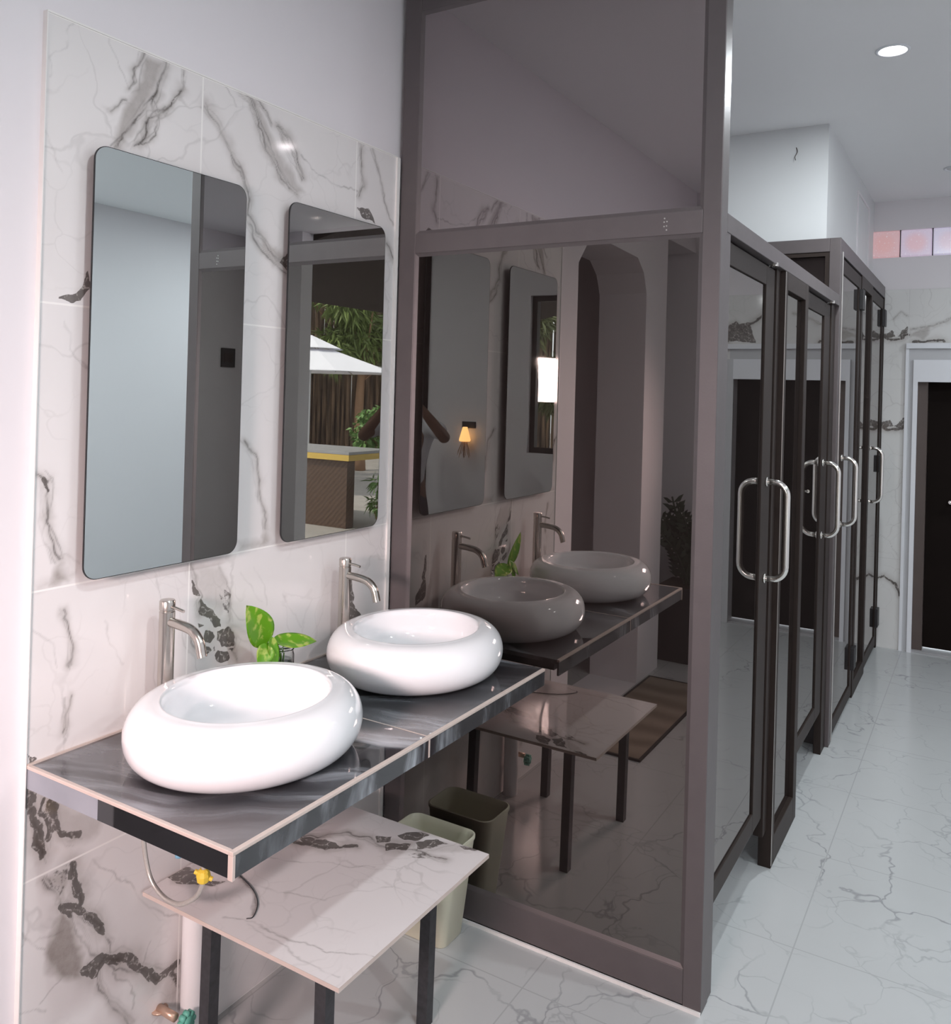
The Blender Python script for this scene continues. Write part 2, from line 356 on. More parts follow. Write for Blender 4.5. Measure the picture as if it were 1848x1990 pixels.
# measured figure of the marble: (points, width, strength)
WALL_LINES=[(((-0.981, 2.403), (-0.995, 2.365), (-1.003, 2.342), (-0.999, 2.323), (-1.018, 2.303)), 0.004, 0.8), (((-0.916, 2.403), (-0.924, 2.373), (-0.938, 2.337), (-0.944, 2.309), (-0.968, 2.276), (-0.985, 2.251), (-1.025, 2.199), (-1.047, 2.168)), 0.006, 0.9), (((-0.874, 2.35), (-0.887, 2.322), (-0.9, 2.302), (-0.918, 2.281), (-0.943, 2.263), (-0.964, 2.246), (-0.972, 2.223), (-0.989, 2.183)), 0.006, 0.95), (((-0.944, 2.309), (-0.95, 2.287), (-0.933, 2.266), (-0.918, 2.286)), 0.006, 0.9), (((-0.93, 2.261), (-0.947, 2.22), (-1.0, 2.175)), 0.004, 0.7), (((-0.86, 2.395), (-0.869, 2.36), (-0.881, 2.345)), 0.003, 0.5), (((-1.08, 2.405), (-1.053, 2.37), (-1.032, 2.332), (-1.019, 2.304)), 0.004, 0.35), (((-1.071, 2.24), (-1.027, 2.274), (-1.018, 2.276)), 0.003, 0.6), (((-1.154, 2.4), (-1.176, 2.35), (-1.199, 2.304), (-1.211, 2.273)), 0.004, 0.2), (((-0.801, 2.332), (-0.77, 2.313), (-0.748, 2.291), (-0.724, 2.258), (-0.693, 2.22), (-0.668, 2.18), (-0.651, 2.148), (-0.645, 2.091), (-0.616, 2.049), (-0.582, 2.031), (-0.547, 1.994), (-0.494, 1.971)), 0.007, 0.7), (((-0.733, 2.279), (-0.7, 2.218), (-0.676, 2.184), (-0.655, 2.153)), 0.004, 0.6), (((-0.644, 2.068), (-0.606, 2.015), (-0.555, 1.981), (-0.502, 1.951)), 0.004, 0.7), (((-0.744, 2.403), (-0.714, 2.381), (-0.698, 2.357)), 0.004, 0.4), (((-0.684, 2.405), (-0.645, 2.391), (-0.618, 2.333), (-0.583, 2.271), (-0.53, 2.217), (-0.467, 2.182)), 0.006, 0.75), (((-0.645, 2.402), (-0.606, 2.331), (-0.558, 2.266), (-0.494, 2.194)), 0.004, 0.65), (((-0.629, 2.401), (-0.596, 2.382), (-0.565, 2.351)), 0.005, 0.7), (((-0.544, 2.354), (-0.5, 2.33), (-0.472, 2.293), (-0.442, 2.238)), 0.006, 0.8), (((-0.531, 2.34), (-0.489, 2.283), (-0.446, 2.23)), 0.004, 0.6), (((-0.454, 2.298), (-0.406, 2.265), (-0.348, 2.253), (-0.277, 2.245), (-0.204, 2.255)), 0.003, 0.4), (((-0.188, 2.393), (-0.18, 2.333), (-0.172, 2.279), (-0.192, 2.24)), 0.007, 0.7), (((-0.133, 2.4), (-0.096, 2.339), (-0.056, 2.247), (-0.011, 2.177)), 0.003, 0.55), (((-0.044, 2.106), (-0.025, 2.08), (-0.002, 2.061)), 0.006, 0.9), (((-0.582, 2.031), (-0.538, 1.983), (-0.495, 1.996)), 0.005, 0.6), (((-1.219, 2.164), (-1.184, 2.118), (-1.172, 2.074)), 0.003, 0.15), (((-1.207, 1.445), (-1.197, 1.433), (-1.186, 1.429), (-1.189, 1.402), (-1.185, 1.35), (-1.176, 1.316), (-1.157, 1.281), (-1.151, 1.259)), 0.005, 0.85), (((-1.194, 1.43), (-1.187, 1.406)), 0.008, 0.6), (((-1.162, 1.767), (-1.135, 1.702), (-1.104, 1.66)), 0.003, 0.25), (((-1.149, 1.266), (-1.126, 1.257), (-1.104, 1.244)), 0.003, 0.25), (((-0.642, 1.495), (-0.592, 1.439), (-0.586, 1.391), (-0.571, 1.33), (-0.553, 1.291), (-0.55, 1.255)), 0.004, 0.85), (((-0.596, 1.436), (-0.582, 1.379)), 0.007, 0.5), (((-1.146, 1.144), (-1.132, 1.11), (-1.121, 1.07), (-1.12, 1.026)), 0.004, 0.75), (((-0.905, 1.182), (-0.885, 1.13), (-0.871, 1.106)), 0.003, 0.2), (((-1.04, 1.105), (-1.021, 1.051), (-0.984, 0.986)), 0.003, 0.2), (((-1.202, 1.121), (-1.161, 1.084), (-1.155, 1.027)), 0.004, 0.2), (((-1.119, 0.962), (-1.122, 0.928), (-1.128, 0.898), (-1.135, 0.881)), 0.004, 0.8), (((-1.128, 0.883), (-1.125, 0.847), (-1.132, 0.817)), 0.003, 0.2), (((-0.801, 1.19), (-0.793, 1.165), (-0.77, 1.126), (-0.763, 1.104), (-0.773, 1.095), (-0.768, 1.066)), 0.005, 0.6), (((-0.709, 1.176), (-0.698, 1.142), (-0.676, 1.112), (-0.67, 1.082), (-0.668, 1.024)), 0.004, 0.5), (((-0.801, 1.015), (-0.787, 0.984), (-0.764, 0.964)), 0.006, 0.7), (((-0.674, 1.004), (-0.651, 0.973), (-0.658, 0.945), (-0.637, 0.911)), 0.004, 0.5), (((-0.586, 1.149), (-0.548, 1.093), (-0.536, 1.041)), 0.003, 0.15), (((-0.471, 1.052), (-0.423, 0.979), (-0.399, 0.95)), 0.003, 0.15), (((-0.636, 1.146), (-0.589, 1.082), (-0.552, 1.052)), 0.003, 0.15), (((-1.215, 0.786), (-1.203, 0.747), (-1.195, 0.716), (-1.181, 0.683), (-1.171, 0.64)), 0.012, 0.9), (((-1.175, 0.763), (-1.181, 0.738), (-1.162, 0.696), (-1.157, 0.666)), 0.008, 0.7), (((-1.16, 0.754), (-1.147, 0.714), (-1.131, 0.676), (-1.107, 0.651), (-1.087, 0.644)), 0.009, 0.7), (((-1.166, 0.595), (-1.15, 0.568), (-1.123, 0.534), (-1.122, 0.515)), 0.005, 0.8), (((-1.107, 0.59), (-1.094, 0.556), (-1.083, 0.525), (-1.076, 0.496), (-1.082, 0.492)), 0.011, 0.95), (((-1.122, 0.514), (-1.098, 0.5), (-1.074, 0.473), (-1.049, 0.45), (-1.026, 0.401)), 0.01, 0.9), (((-1.086, 0.472), (-1.057, 0.439), (-1.031, 0.407), (-1.009, 0.369)), 0.006, 0.7), (((-1.031, 0.407), (-1.004, 0.367), (-1.006, 0.345)), 0.003, 0.5), (((-1.11, 0.495), (-1.093, 0.447), (-1.067, 0.401), (-1.037, 0.344), (-1.02, 0.323)), 0.004, 0.5), (((-1.062, 0.343), (-1.04, 0.32), (-1.02, 0.335), (-0.986, 0.323), (-0.945, 0.301), (-0.922, 0.265), (-0.902, 0.238), (-0.868, 0.207), (-0.815, 0.209)), 0.013, 0.95), (((-1.011, 0.326), (-0.967, 0.29), (-0.93, 0.254)), 0.007, 0.7), (((-0.922, 0.268), (-0.884, 0.243), (-0.814, 0.2)), 0.006, 0.7), (((-1.028, 0.328), (-1.027, 0.287), (-1.009, 0.246), (-0.982, 0.208), (-0.936, 0.143)), 0.006, 0.75), (((-0.989, 0.299), (-0.952, 0.24), (-0.931, 0.2), (-0.937, 0.177)), 0.003, 0.4), (((-1.217, 0.501), (-1.195, 0.473), (-1.165, 0.439)), 0.003, 0.35), (((-1.187, 0.465), (-1.173, 0.471), (-1.124, 0.46)), 0.003, 0.2), (((-1.169, 0.33), (-1.143, 0.343), (-1.109, 0.352)), 0.003, 0.3), (((-1.215, 0.338), (-1.19, 0.329), (-1.161, 0.301)), 0.003, 0.3), (((-1.053, 0.584), (-1.014, 0.536), (-0.965, 0.491), (-0.898, 0.397), (-0.814, 0.326)), 0.003, 0.35), (((-0.913, 0.271), (-0.9, 0.299), (-0.886, 0.316)), 0.003, 0.3), (((-0.829, 0.192), (-0.813, 0.151)), 0.012, 0.5), (((-0.993, 0.53), (-1.033, 0.475)), 0.003, 0.1)]
WALL_POLYS=[(((-1.103, 1.881), (-1.116, 1.856), (-1.139, 1.834), (-1.171, 1.806), (-1.159, 1.805), (-1.128, 1.818), (-1.097, 1.839)), 0.8), (((-0.196, 2.198), (-0.157, 2.195), (-0.141, 2.202), (-0.105, 2.163), (-0.145, 2.166), (-0.179, 2.181)), 0.9), (((-0.5, 2.013), (-0.525, 1.979), (-0.494, 1.959)), 0.75), (((-0.8, 1.159), (-0.775, 1.13), (-0.77, 1.11), (-0.79, 1.118), (-0.8, 1.139)), 0.75), (((-0.769, 1.102), (-0.751, 1.08), (-0.704, 1.046), (-0.698, 1.023), (-0.722, 1.025), (-0.752, 1.049), (-0.773, 1.074)), 0.6), (((-0.723, 1.053), (-0.699, 1.043), (-0.698, 1.023), (-0.717, 1.026)), 0.9), (((-0.704, 1.121), (-0.671, 1.104), (-0.668, 1.039), (-0.685, 1.053), (-0.7, 1.07), (-0.71, 1.097)), 0.4), (((-0.753, 1.021), (-0.721, 1.014), (-0.72, 0.993), (-0.731, 0.981), (-0.748, 0.992)), 0.6), (((-0.71, 1.012), (-0.674, 1.007), (-0.656, 0.978), (-0.658, 0.96), (-0.692, 0.963), (-0.711, 0.983)), 0.75), (((-0.703, 0.956), (-0.679, 0.951), (-0.671, 0.927), (-0.68, 0.917), (-0.711, 0.924), (-0.715, 0.945)), 0.92), (((-0.769, 0.98), (-0.738, 0.977), (-0.731, 0.96), (-0.748, 0.953), (-0.764, 0.964)), 0.85), (((-0.72, 0.975), (-0.712, 0.959), (-0.719, 0.957), (-0.724, 0.969)), 0.6), (((-0.677, 0.957), (-0.658, 0.954), (-0.662, 0.941)), 0.7), (((-0.772, 1.046), (-0.751, 1.035), (-0.767, 1.035)), 0.7), (((-0.186, 0.985), (-0.164, 1.037), (-0.165, 1.059), (-0.169, 0.977), (-0.127, 0.934), (-0.125, 0.898), (-0.186, 0.916)), 0.8), (((-0.186, 1.066), (-0.165, 1.059), (-0.165, 0.907), (-0.182, 0.911)), 0.6), (((-1.215, 0.796), (-1.186, 0.782), (-1.189, 0.759), (-1.203, 0.747), (-1.214, 0.765)), 0.75), (((-1.171, 0.766), (-1.156, 0.749), (-1.131, 0.683), (-1.157, 0.676), (-1.164, 0.71), (-1.174, 0.739)), 0.45), (((-1.162, 0.598), (-1.113, 0.589), (-1.108, 0.562), (-1.127, 0.539), (-1.146, 0.563)), 0.35), (((-1.126, 0.514), (-1.102, 0.502), (-1.105, 0.479), (-1.129, 0.501)), 0.9), (((-1.066, 0.356), (-1.029, 0.347), (-1.016, 0.325), (-1.029, 0.299), (-1.05, 0.313), (-1.063, 0.333)), 0.85), (((-1.214, 0.876), (-1.188, 0.851), (-1.21, 0.852)), 0.8)]
WALL_TANS=[(((-0.984, 2.394), (-0.922, 2.395), (-0.95, 2.307), (-1.024, 2.179), (-1.058, 2.17), (-1.037, 2.225), (-1.004, 2.291), (-0.982, 2.339)), 0.5), (((-0.786, 2.358), (-0.74, 2.293), (-0.693, 2.22), (-0.668, 2.18), (-0.691, 2.18), (-0.739, 2.254)), 0.15), (((-0.669, 2.401), (-0.629, 2.396), (-0.533, 2.272), (-0.431, 2.196), (-0.467, 2.182), (-0.583, 2.259)), 0.35), (((-0.641, 2.092), (-0.574, 2.032), (-0.496, 2.002), (-0.494, 1.952), (-0.572, 1.984)), 0.4), (((-1.151, 1.252), (-1.132, 1.208), (-1.17, 1.206)), 0.6), (((-1.21, 1.215), (-1.185, 1.22), (-1.135, 1.221), (-1.114, 1.227), (-1.134, 1.202), (-1.209, 1.206)), 0.25), (((-0.552, 1.255), (-0.529, 1.209), (-0.571, 1.206)), 0.45), (((-0.648, 1.231), (-0.576, 1.228), (-0.508, 1.206), (-0.647, 1.205)), 0.3), (((-0.798, 1.183), (-0.709, 1.179), (-0.678, 1.117), (-0.7, 1.059), (-0.76, 1.096)), 0.25), (((-1.126, 0.503), (-1.106, 0.482), (-1.088, 0.43), (-1.066, 0.356), (-1.069, 0.329), (-1.128, 0.35), (-1.144, 0.375), (-1.161, 0.427), (-1.151, 0.467)), 0.65), (((-1.16, 0.751), (-1.089, 0.701), (-1.022, 0.655), (-1.038, 0.625), (-1.11, 0.624), (-1.146, 0.661)), 0.3), (((-1.162, 0.595), (-1.113, 0.586), (-1.104, 0.56), (-1.119, 0.535)), 0.5), (((-0.85, 0.224), (-0.812, 0.207), (-0.809, 0.112), (-0.842, 0.135)), 0.3)]
BENCH_LINES=[(((0.127, -0.532), (0.175, -0.507), (0.187, -0.485), (0.228, -0.451), (0.283, -0.435)), 0.007, 0.9), (((0.142, -0.557), (0.2, -0.544), (0.235, -0.54), (0.267, -0.499), (0.295, -0.487)), 0.009, 0.85), (((0.283, -0.435), (0.339, -0.45), (0.396, -0.439), (0.429, -0.416), (0.501, -0.419), (0.525, -0.415)), 0.006, 0.8), (((0.396, -0.327), (0.47, -0.308), (0.523, -0.326), (0.566, -0.318)), 0.006, 0.7), (((0.197, -0.753), (0.303, -0.737), (0.38, -0.707), (0.409, -0.645), (0.482, -0.585)), 0.003, 0.3), (((0.138, -0.65), (0.22, -0.632), (0.277, -0.588), (0.344, -0.574), (0.396, -0.533)), 0.003, 0.3), (((0.23, -0.888), (0.318, -0.859), (0.422, -0.864), (0.501, -0.847), (0.601, -0.807)), 0.004, 0.4), (((0.293, -0.875), (0.375, -0.877), (0.429, -0.886), (0.475, -0.907), (0.519, -0.903), (0.571, -0.901)), 0.003, 0.3), (((0.423, -0.845), (0.451, -0.79), (0.522, -0.761)), 0.003, 0.15), (((0.409, -0.577), (0.468, -0.583), (0.601, -0.571)), 0.003, 0.15), (((0.146, -0.748), (0.206, -0.77), (0.259, -0.808), (0.286, -0.841)), 0.003, 0.85)]
BENCH_POLYS=[(((0.136, -0.533), (0.202, -0.503), (0.263, -0.502), (0.239, -0.545), (0.191, -0.551)), 0.8), (((0.297, -0.425), (0.342, -0.395), (0.354, -0.421), (0.324, -0.44)), 0.9), (((0.353, -0.38), (0.374, -0.338), (0.419, -0.329), (0.414, -0.374), (0.376, -0.392)), 0.9), (((0.347, -0.432), (0.399, -0.404), (0.408, -0.437), (0.372, -0.455)), 0.85), (((0.41, -0.389), (0.437, -0.344), (0.486, -0.345), (0.471, -0.375), (0.429, -0.416)), 0.7), (((0.509, -0.336), (0.555, -0.312), (0.569, -0.322), (0.532, -0.34)), 0.7), (((0.423, -0.447), (0.454, -0.412), (0.513, -0.417), (0.471, -0.446)), 0.4), (((-0.002, -0.858), (-0.002, -0.805), (0.045, -0.797), (0.09, -0.836), (0.043, -0.856)), 0.75), (((0.077, -0.811), (0.137, -0.782), (0.128, -0.816), (0.094, -0.833)), 0.6)]
BENCH_TANS=[(((0.243, -0.461), (0.508, -0.324), (0.555, -0.345), (0.394, -0.466)), 0.25), (((0.007, -0.846), (0.137, -0.782), (0.119, -0.828), (0.03, -0.865)), 0.4)]

# ================================================================== the room
H = 3.0; XR = 4.25; YB = -3.3; YF = 4.1; W = 1.062
struct(MB().box(-2.6, XR+.1, YB-.14, YF+1.2, -.1, 0).build('floor', M['floor']))
struct(MB().box(-2.6, XR+.1, YB-.14, YF+1.2, H, H+.1).build('ceiling', M['ceiling']))
def holed_wall(name, outer, holes, to3, depth, mat):
    """outer rectangle (u0,u1,v0,v1), polygonal holes, extruded by depth vector"""
    from mathutils.geometry import tessellate_polygon
    u0, u1, v0, v1 = outer; loops = [[(u0, v0), (u1, v0), (u1, v1), (u0, v1)]]+holes
    m = MB(); fl = [p for L in loops for p in L]
    tris = tessellate_polygon([[Vector((a, b, 0)) for a, b in L] for L in loops])
    A = [m.b.verts.new(to3(*p)) for p in fl]; B = [m.b.verts.new(Vector(to3(*p))+Vector(depth)) for p in fl]
    for t in tris:
        try: m.b.faces.new([A[i] for i in t]); m.b.faces.new([B[i] for i in t[::-1]])
        except Exception: pass
    k = 0
    for L in loops:
        n = len(L)
        for i in range(n): m.b.faces.new((A[k+i], A[k+(i+1) % n], B[k+(i+1) % n], B[k+i]))
        k += n
    return struct(m.build(name, mat))
arch = [(-2.375, .0005), (-2.375, 2.23), (-2.32, 2.34), (-2.22, 2.41), (-1.58, 2.43), (-1.43, 2.27), (-1.43, .0005)]
# left wall carries the basins; arched opening towards the side room
o_wl = holed_wall('wall_left', (-2.73, YF, 0, H), [arch], lambda u, v: (-.012, u, v), (-.288, 0, 0), M['plaster'])
struct(MB().box(-.30, -.012, YB, -2.73, 2.6, H).build('trim_1', M['plaster']))
struct(MB().box(-2.5, XR+.1, YF, YF+.12, 2.4, H).build('wall_far_upper', M['plaster'])) if False else None
# far wall: plaster above, marble below, door opening
holed_wall('wall_far', (-.3, XR, 0, H), [[(1.27, .0005), (2.0, .0005), (2.0, 1.787), (1.27, 1.787)], [(.95, 2.618), (2.3, 2.618), (2.3, 2.80), (.95, 2.80)]], lambda u, v: (u, YF, v), (0, .14, 0), M['plaster'])
struct(MB().box(XR, XR+.1, YB-.14, YF+.14, 0, H).build('wall_right', M['plaster']))
holed_wall('wall_back', (-.9, XR, 0, H), [[(.62, 1.2), (1.30, 1.2), (1.30, 2.36), (.62, 2.36)], [(2.19, .0005), (3.56, .0005), (3.56, 2.9995), (2.19, 2.9995)]], lambda u, v: (u, YB, v), (0, -.14, 0), M['plaster'])
# side room behind the arch
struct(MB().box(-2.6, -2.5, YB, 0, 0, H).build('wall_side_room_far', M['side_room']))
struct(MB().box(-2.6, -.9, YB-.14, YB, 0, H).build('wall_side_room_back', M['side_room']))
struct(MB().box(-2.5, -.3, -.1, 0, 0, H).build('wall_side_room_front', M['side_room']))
struct(MB().box(-.9, -.30, -2.78, -2.73, 0, H).build('wall_alcove_side', M['plaster']))
struct(MB().box(-.95, -.9, YB, -2.78, 0, H).build('wall_alcove_end', M['plaster']))
# bulkhead above the far cubicles
struct(MB().box(-.012, .98, 2.2, YF, 2.43, H).build('wall_bulkhead', M['plaster_bright']))
struct(MB().box(.98, .988, 3.25, 3.27, 2.5, 2.9).box(.98, .988, 3.78, 3.80, 2.5, 2.9).box(.98, .988, 3.27, 3.78, 2.885, 2.90).box(.98, .988, 3.27, 3.78, 2.5, 2.515).build('trim_2', M['plaster']))

# ---- marble wall tiling behind the basins (1.2 x 2.4 m)
tl = grid_obj('wall_left_tiling', M['tile'], -1.215, -.002, 0, 2.4, .003, lambda U, V: np.stack([np.zeros_like(U), U, V], -1), WALL_LINES, WALL_POLYS, WALL_TANS)
struct(tl)
struct(MB().box(-.012, -.001, -1.215, -.002, 0, 2.4).build('wall_left_tile_backing', M['tile_edge']))
struct(MB().box(-.012, .006, -.004, .012, 0, 2.4).build('trim_3', M['tile_edge']))
struct(MB().box(-.012, .003, -1.217, -1.215, 0, 2.403).box(-.012, .002, -1.215, .0, 2.4, 2.404).build('trim_4', M['tile_edge']))
# ---- far wall marble
FL = [(((1.03, 2.10), (1.10, 2.06), (1.17, 2.07), (1.21, 2.10)), .010, .9), (((1.12, 2.20), (1.16, 2.25), (1.20, 2.22)), .004, .5),
      (((1.03, 1.50), (1.10, 1.46), (1.17, 1.47), (1.21, 1.50)), .010, .9), (((1.21, 2.13), (1.35, 2.15), (1.5, 2.22), (1.62, 2.26)), .006, .6),
      (((1.24, 2.045), (1.36, 2.06), (1.42, 2.05)), .012, .7), (((1.05, .45), (1.1, .48), (1.17, .44), (1.2, .36)), .009, .75), (((1.06, .75), (1.12, .72), (1.19, .6)), .004, .3),
      (((1.8, 2.25), (1.95, 2.15), (2.1, 2.12)), .012, .8), (((1.9, 2.1), (2.0, 2.2), (2.1, 2.14), (2.05, 2.06)), .009, .8), (((2.1, 2.12), (2.3, 2.35)), .006, .6),
      (((2.15, 1.5), (2.3, 1.2), (2.4, .6)), .012, .7)]
FP = [(((1.14, 2.09), (1.20, 2.15), (1.205, 2.09), (1.17, 2.075)), .7), (((1.14, 1.49), (1.20, 1.55), (1.205, 1.49), (1.17, 1.475)), .7), (((1.50, 2.05), (1.54, 2.05), (1.60, 2.17), (1.55, 2.16)), .9),
      (((1.05, 2.10), (1.12, 2.13), (1.13, 2.09), (1.07, 2.07)), .9), (((1.05, 1.50), (1.12, 1.53), (1.13, 1.49), (1.07, 1.47)), .9), (((1.85, 2.05), (2.08, 2.06), (2.05, 2.18), (1.9, 2.2)), .8)]
FT = [(((1.2, 2.1), (1.35, 2.16), (1.3, 2.06)), .4), (((1.22, 2.045), (1.45, 2.045), (1.38, 2.07)), .5)]
fd = struct(grid_obj('wall_far_tiling', M['far_tile'], .99, 2.79, 0, 2.4, .006, lambda U, V: np.stack([U, np.full_like(U, YF-.004), V], -1), FL, FP, FT, hole=lambda u, v: (u > 1.235) & (u < 2.035) & (v < 2.005)))
# ---- door casing in the far wall
d1 = MB().box(1.20, 2.07, YF-.035, YF, 2.005, 2.04).box(1.197, 1.215, YF-.02, YF, 0, 2.005).build('trim_5', M['white_frame']); struct(d1)
struct(MB().box(1.215, 1.245, YF-.012, YF, 0, 2.005).box(1.245, 2.03, YF-.012, YF, 1.93, 2.005).box(2.0, 2.05, YF-.012, YF, 0, 1.93).build('trim_6', M['grey_frame']))
struct(MB().box(1.245, 1.272, YF-.028, YF+.0, 0, 1.93).box(1.272, 2.0, YF-.028, YF+.0, 1.785, 1.93).build('trim_7', M['white_frame']))
struct(MB().box(1.265, 1.33, YF+.03, YF+.14, 0, 1.787).build('trim_8', M['brown_edge']))
dr = MB().box(1.33, 1.998, YF+.10, YF+.14, .02, 1.787, .003).build('door_1', M['door_brown']); struct(dr)
hb = MB().cyl((1.475, YF+.10, 1.0), (1.475, YF+.05, 1.0), .012).cyl((1.475, YF+.055, 1.0), (1.56, YF+.055, 1.0), .009)
hb.build('door_handle', M['chrome'], dr)
struct(MB().box(1.25, 2.05, YF+.0, YF+.14, 0, .012).build('trim_9', M['stone']))
# ---- glass blocks high in the far wall
kb = struct(MB().box(.95, 2.3, YF+.06, YF+.14, 2.618, 2.80).build('window_1', M['white_frame']))
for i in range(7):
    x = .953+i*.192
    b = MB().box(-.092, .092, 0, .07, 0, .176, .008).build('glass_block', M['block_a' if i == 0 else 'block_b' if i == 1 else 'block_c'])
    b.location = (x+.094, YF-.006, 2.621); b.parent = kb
b = MB()
for i in range(8): b.box(.950+i*.192, .956+i*.192, YF-.002, YF+.02, 2.618, 2.80)
b.build('mullion', M['black'], kb)
# ---- window behind the photographer
wf = MB().box(.62, 1.30, YB-.09, YB-.04, 1.2, 1.24).box(.62, 1.30, YB-.09, YB-.04, 2.32, 2.36).box(.62, .66, YB-.09, YB-.04, 1.24, 2.32).box(1.26, 1.30, YB-.09, YB-.04, 1.24, 2.32)
struct(wf.build('window_2', M['frame_dark']))

# ================================================================== ceiling lights
def downlight(x, y, lit, label, power=21):
    t = thing('ceiling_downlight', (x, y, H), label, 'ceiling light')
    MB().lathe([(.062, 0), (.062, -.004), (.055, -.007), (.048, -.004), (.046, .0)], (x, y, H), 40, cap0=False, cap1=False).build('trim_ring', M['white_frame'], t, True)
    m = pm('lit_lens' if lit else 'unlit_lens', (1, .95, .93) if lit else (.55, .56, .56), .4, var=0, emit=40 if lit else 0)
    MB().lathe([(.047, -.002), (.001, -.003)], (x, y, H), 32, cap0=False).build('lens', m, t)
    if lit:
        l = lamp('downlight_lamp', 'AREA', (x, y, H-.012), (0, 0, 0), power, (.90, .97, 1), shape='DISK', size=.09)
        l.parent = t; l.location = (0, 0, -.012)
    return t
downlight(1.334, 1.371, True, 'round recessed ceiling light shining brightly above the cubicle aisle')
downlight(1.485, 3.35, False, 'unlit round recessed ceiling light near the glass blocks')
downlight(3.0, 2.9, True, 'recessed ceiling light at the far right of the room')
downlight(3.0, -1.5, True, 'recessed ceiling light behind the photographer on the doorway side', 24)
downlight(1.75, -1.25, True, 'unseen recessed ceiling light added in front of the photographer, above the basins side', 20)  # added out of view to brighten the floor and bench
downlight(3.1, .4, True, 'recessed ceiling light at the middle right of the room')
# cut wire end on the bulkhead
tag(MB().tube(spline([(.829, 2.2, 2.90), (.836, 2.19, 2.875), (.826, 2.185, 2.85), (.830, 2.18, 2.832)]), .0018, 8).build('cable_end', M['brown_edge'], smooth=True), 'short loose brown cable end poking out of the white bulkhead', 'cable')

# ================================================================== glass partition beside the basins
YP0, YP1, YG = .018, .082, .026
pt = thing('glass_partition', (.53, .05, 0), 'tall brown aluminium partition with two dark reflective panes beside the basins', 'partition')
F = M['frame']
MB().box(.006, .070, YP0, YP1, 0, H, .002).build('stile', F, pt)
MB().box(1.012, W, YP0, YP1, 0, H, .002).build('stile', F, pt)
MB().box(.070, 1.012, YP0, YP1, 2.083, 2.147, .002).build('transom', F, pt)
MB().box(.070, 1.012, YP0, YP1, 2.872, H, .002).build('top_rail', F, pt)
MB().box(.070, 1.012, YP0, YP1, .012, .105, .002).build('bottom_rail', F, pt)
def bead(x0, x1, z0, z1, y0=YP0-.004, y1=YG+.002, wd=.014, par=pt):
    m = MB()
    for sgn in (0,):
        m.prism([(x0, y0+.006, z0), (x1, y0+.006, z0), (x1-wd, y1, z0+wd), (x0+wd, y1, z0+wd)], (0, .006, 0))
        m.prism([(x0, y0+.006, z1), (x1, y0+.006, z1), (x1-wd, y1, z1-wd), (x0+wd, y1, z1-wd)], (0, .006, 0))
        m.prism([(x0, y0+.006, z0), (x0, y0+.006, z1), (x0+wd, y1, z1-wd), (x0+wd, y1, z0+wd)], (0, .006, 0))
        m.prism([(x1, y0+.006, z0), (x1, y0+.006, z1), (x1-wd, y1, z1-wd), (x1-wd, y1, z0+wd)], (0, .006, 0))
    m.build('glazing_bead', F, par)
bead(.070, 1.012, .105, 2.083); bead(.070, 1.012, 2.147, 2.872)
MB().box(.072, 1.010, YG, YG+.006, .10, 2.086).build('glass_pane', M['glass'], pt)
MB().box(.072, 1.010, YG, YG+.006, 2.145, 2.875).build('glass_pane', M['glass_upper'], pt)
m = MB()
for dx, dz in ((0, 0), (.007, .001), (0, .012), (.008, .013), (.001, .022), (.007, -.010)):
    m.cyl((.905+dx, YP0-.001, 2.108+dz), (.905+dx, YP0+.002, 2.108+dz), .0022, n=8)
m.build('screw', M['bright_strip'], pt)
MB().box(.012, W, YP0-.006, YP0, 0, .010).build('sealant', M['tile_edge'], pt)
MB().box(1.012, W-.002, YP1, .125, 0, 2.147, .002).build('hinge_jamb', F, pt)

# ================================================================== cubicle fronts
FD = M['frame_dark']
fr = thing('cubicle_front_frame', (W-.02, .9, 0), 'brown aluminium frame of the near cubicles with narrow fixed pane between two doors', 'cubicle frame')
MB().box(1.012, W, YP1, 2.10, 2.093, 2.145, .002).build('head_beam', M['frame'], fr)
MB().box(1.017, W, .862, .905, 0, 2.093, .002).build('post', FD, fr)
MB().box(1.017, W, 1.245, 1.305, 0, 2.093, .002).build('post', FD, fr)
MB().box(1.022, W, .905, 1.245, .0, .10, .002).build('bottom_rail', FD, fr)
MB().box(1.022, W, .905, 1.245, 2.03, 2.093, .002).build('top_rail', FD, fr)
MB().box(1.040, 1.046, .90, 1.25, .09, 2.04).build('glass_pane', M['glass'], fr)
MB().box(1.012, 1.045, .800, .862, 0.13, 2.093, .002).build('closing_jamb', FD, fr)
MB().box(1.012, 1.045, 1.99, 2.10, 0.0, 2.093, .002).build('closing_jamb', FD, fr)
MB().box(W, W+.0015, .862, .866, .01, 2.09).build('edge_strip', M['bright_strip'], fr)
def dhandle(x0, side, y, z0, z1, parent, so=.070, r=.0105):
    s = side; R = .045
    pts = [(x0, y, z0)]
    pts += [(x0+s*(so-R+R*math.sin(a)), y, z0+R-R*math.cos(a)) for a in [k*PI/2/7 for k in range(8)]]
    pts += [(x0+s*(so-R+R*math.cos(a)), y, z1-R+R*math.sin(a)) for a in [k*PI/2/7 for k in range(8)]]
    pts += [(x0, y, z1)]
    m = MB().tube(pts, r, 16)
    for z in (z0, z1): m.cyl((x0, y, z), (x0+s*.006, y, z), .016, n=20)
    return m.build('pull_handle', M['chrome'], parent, True)
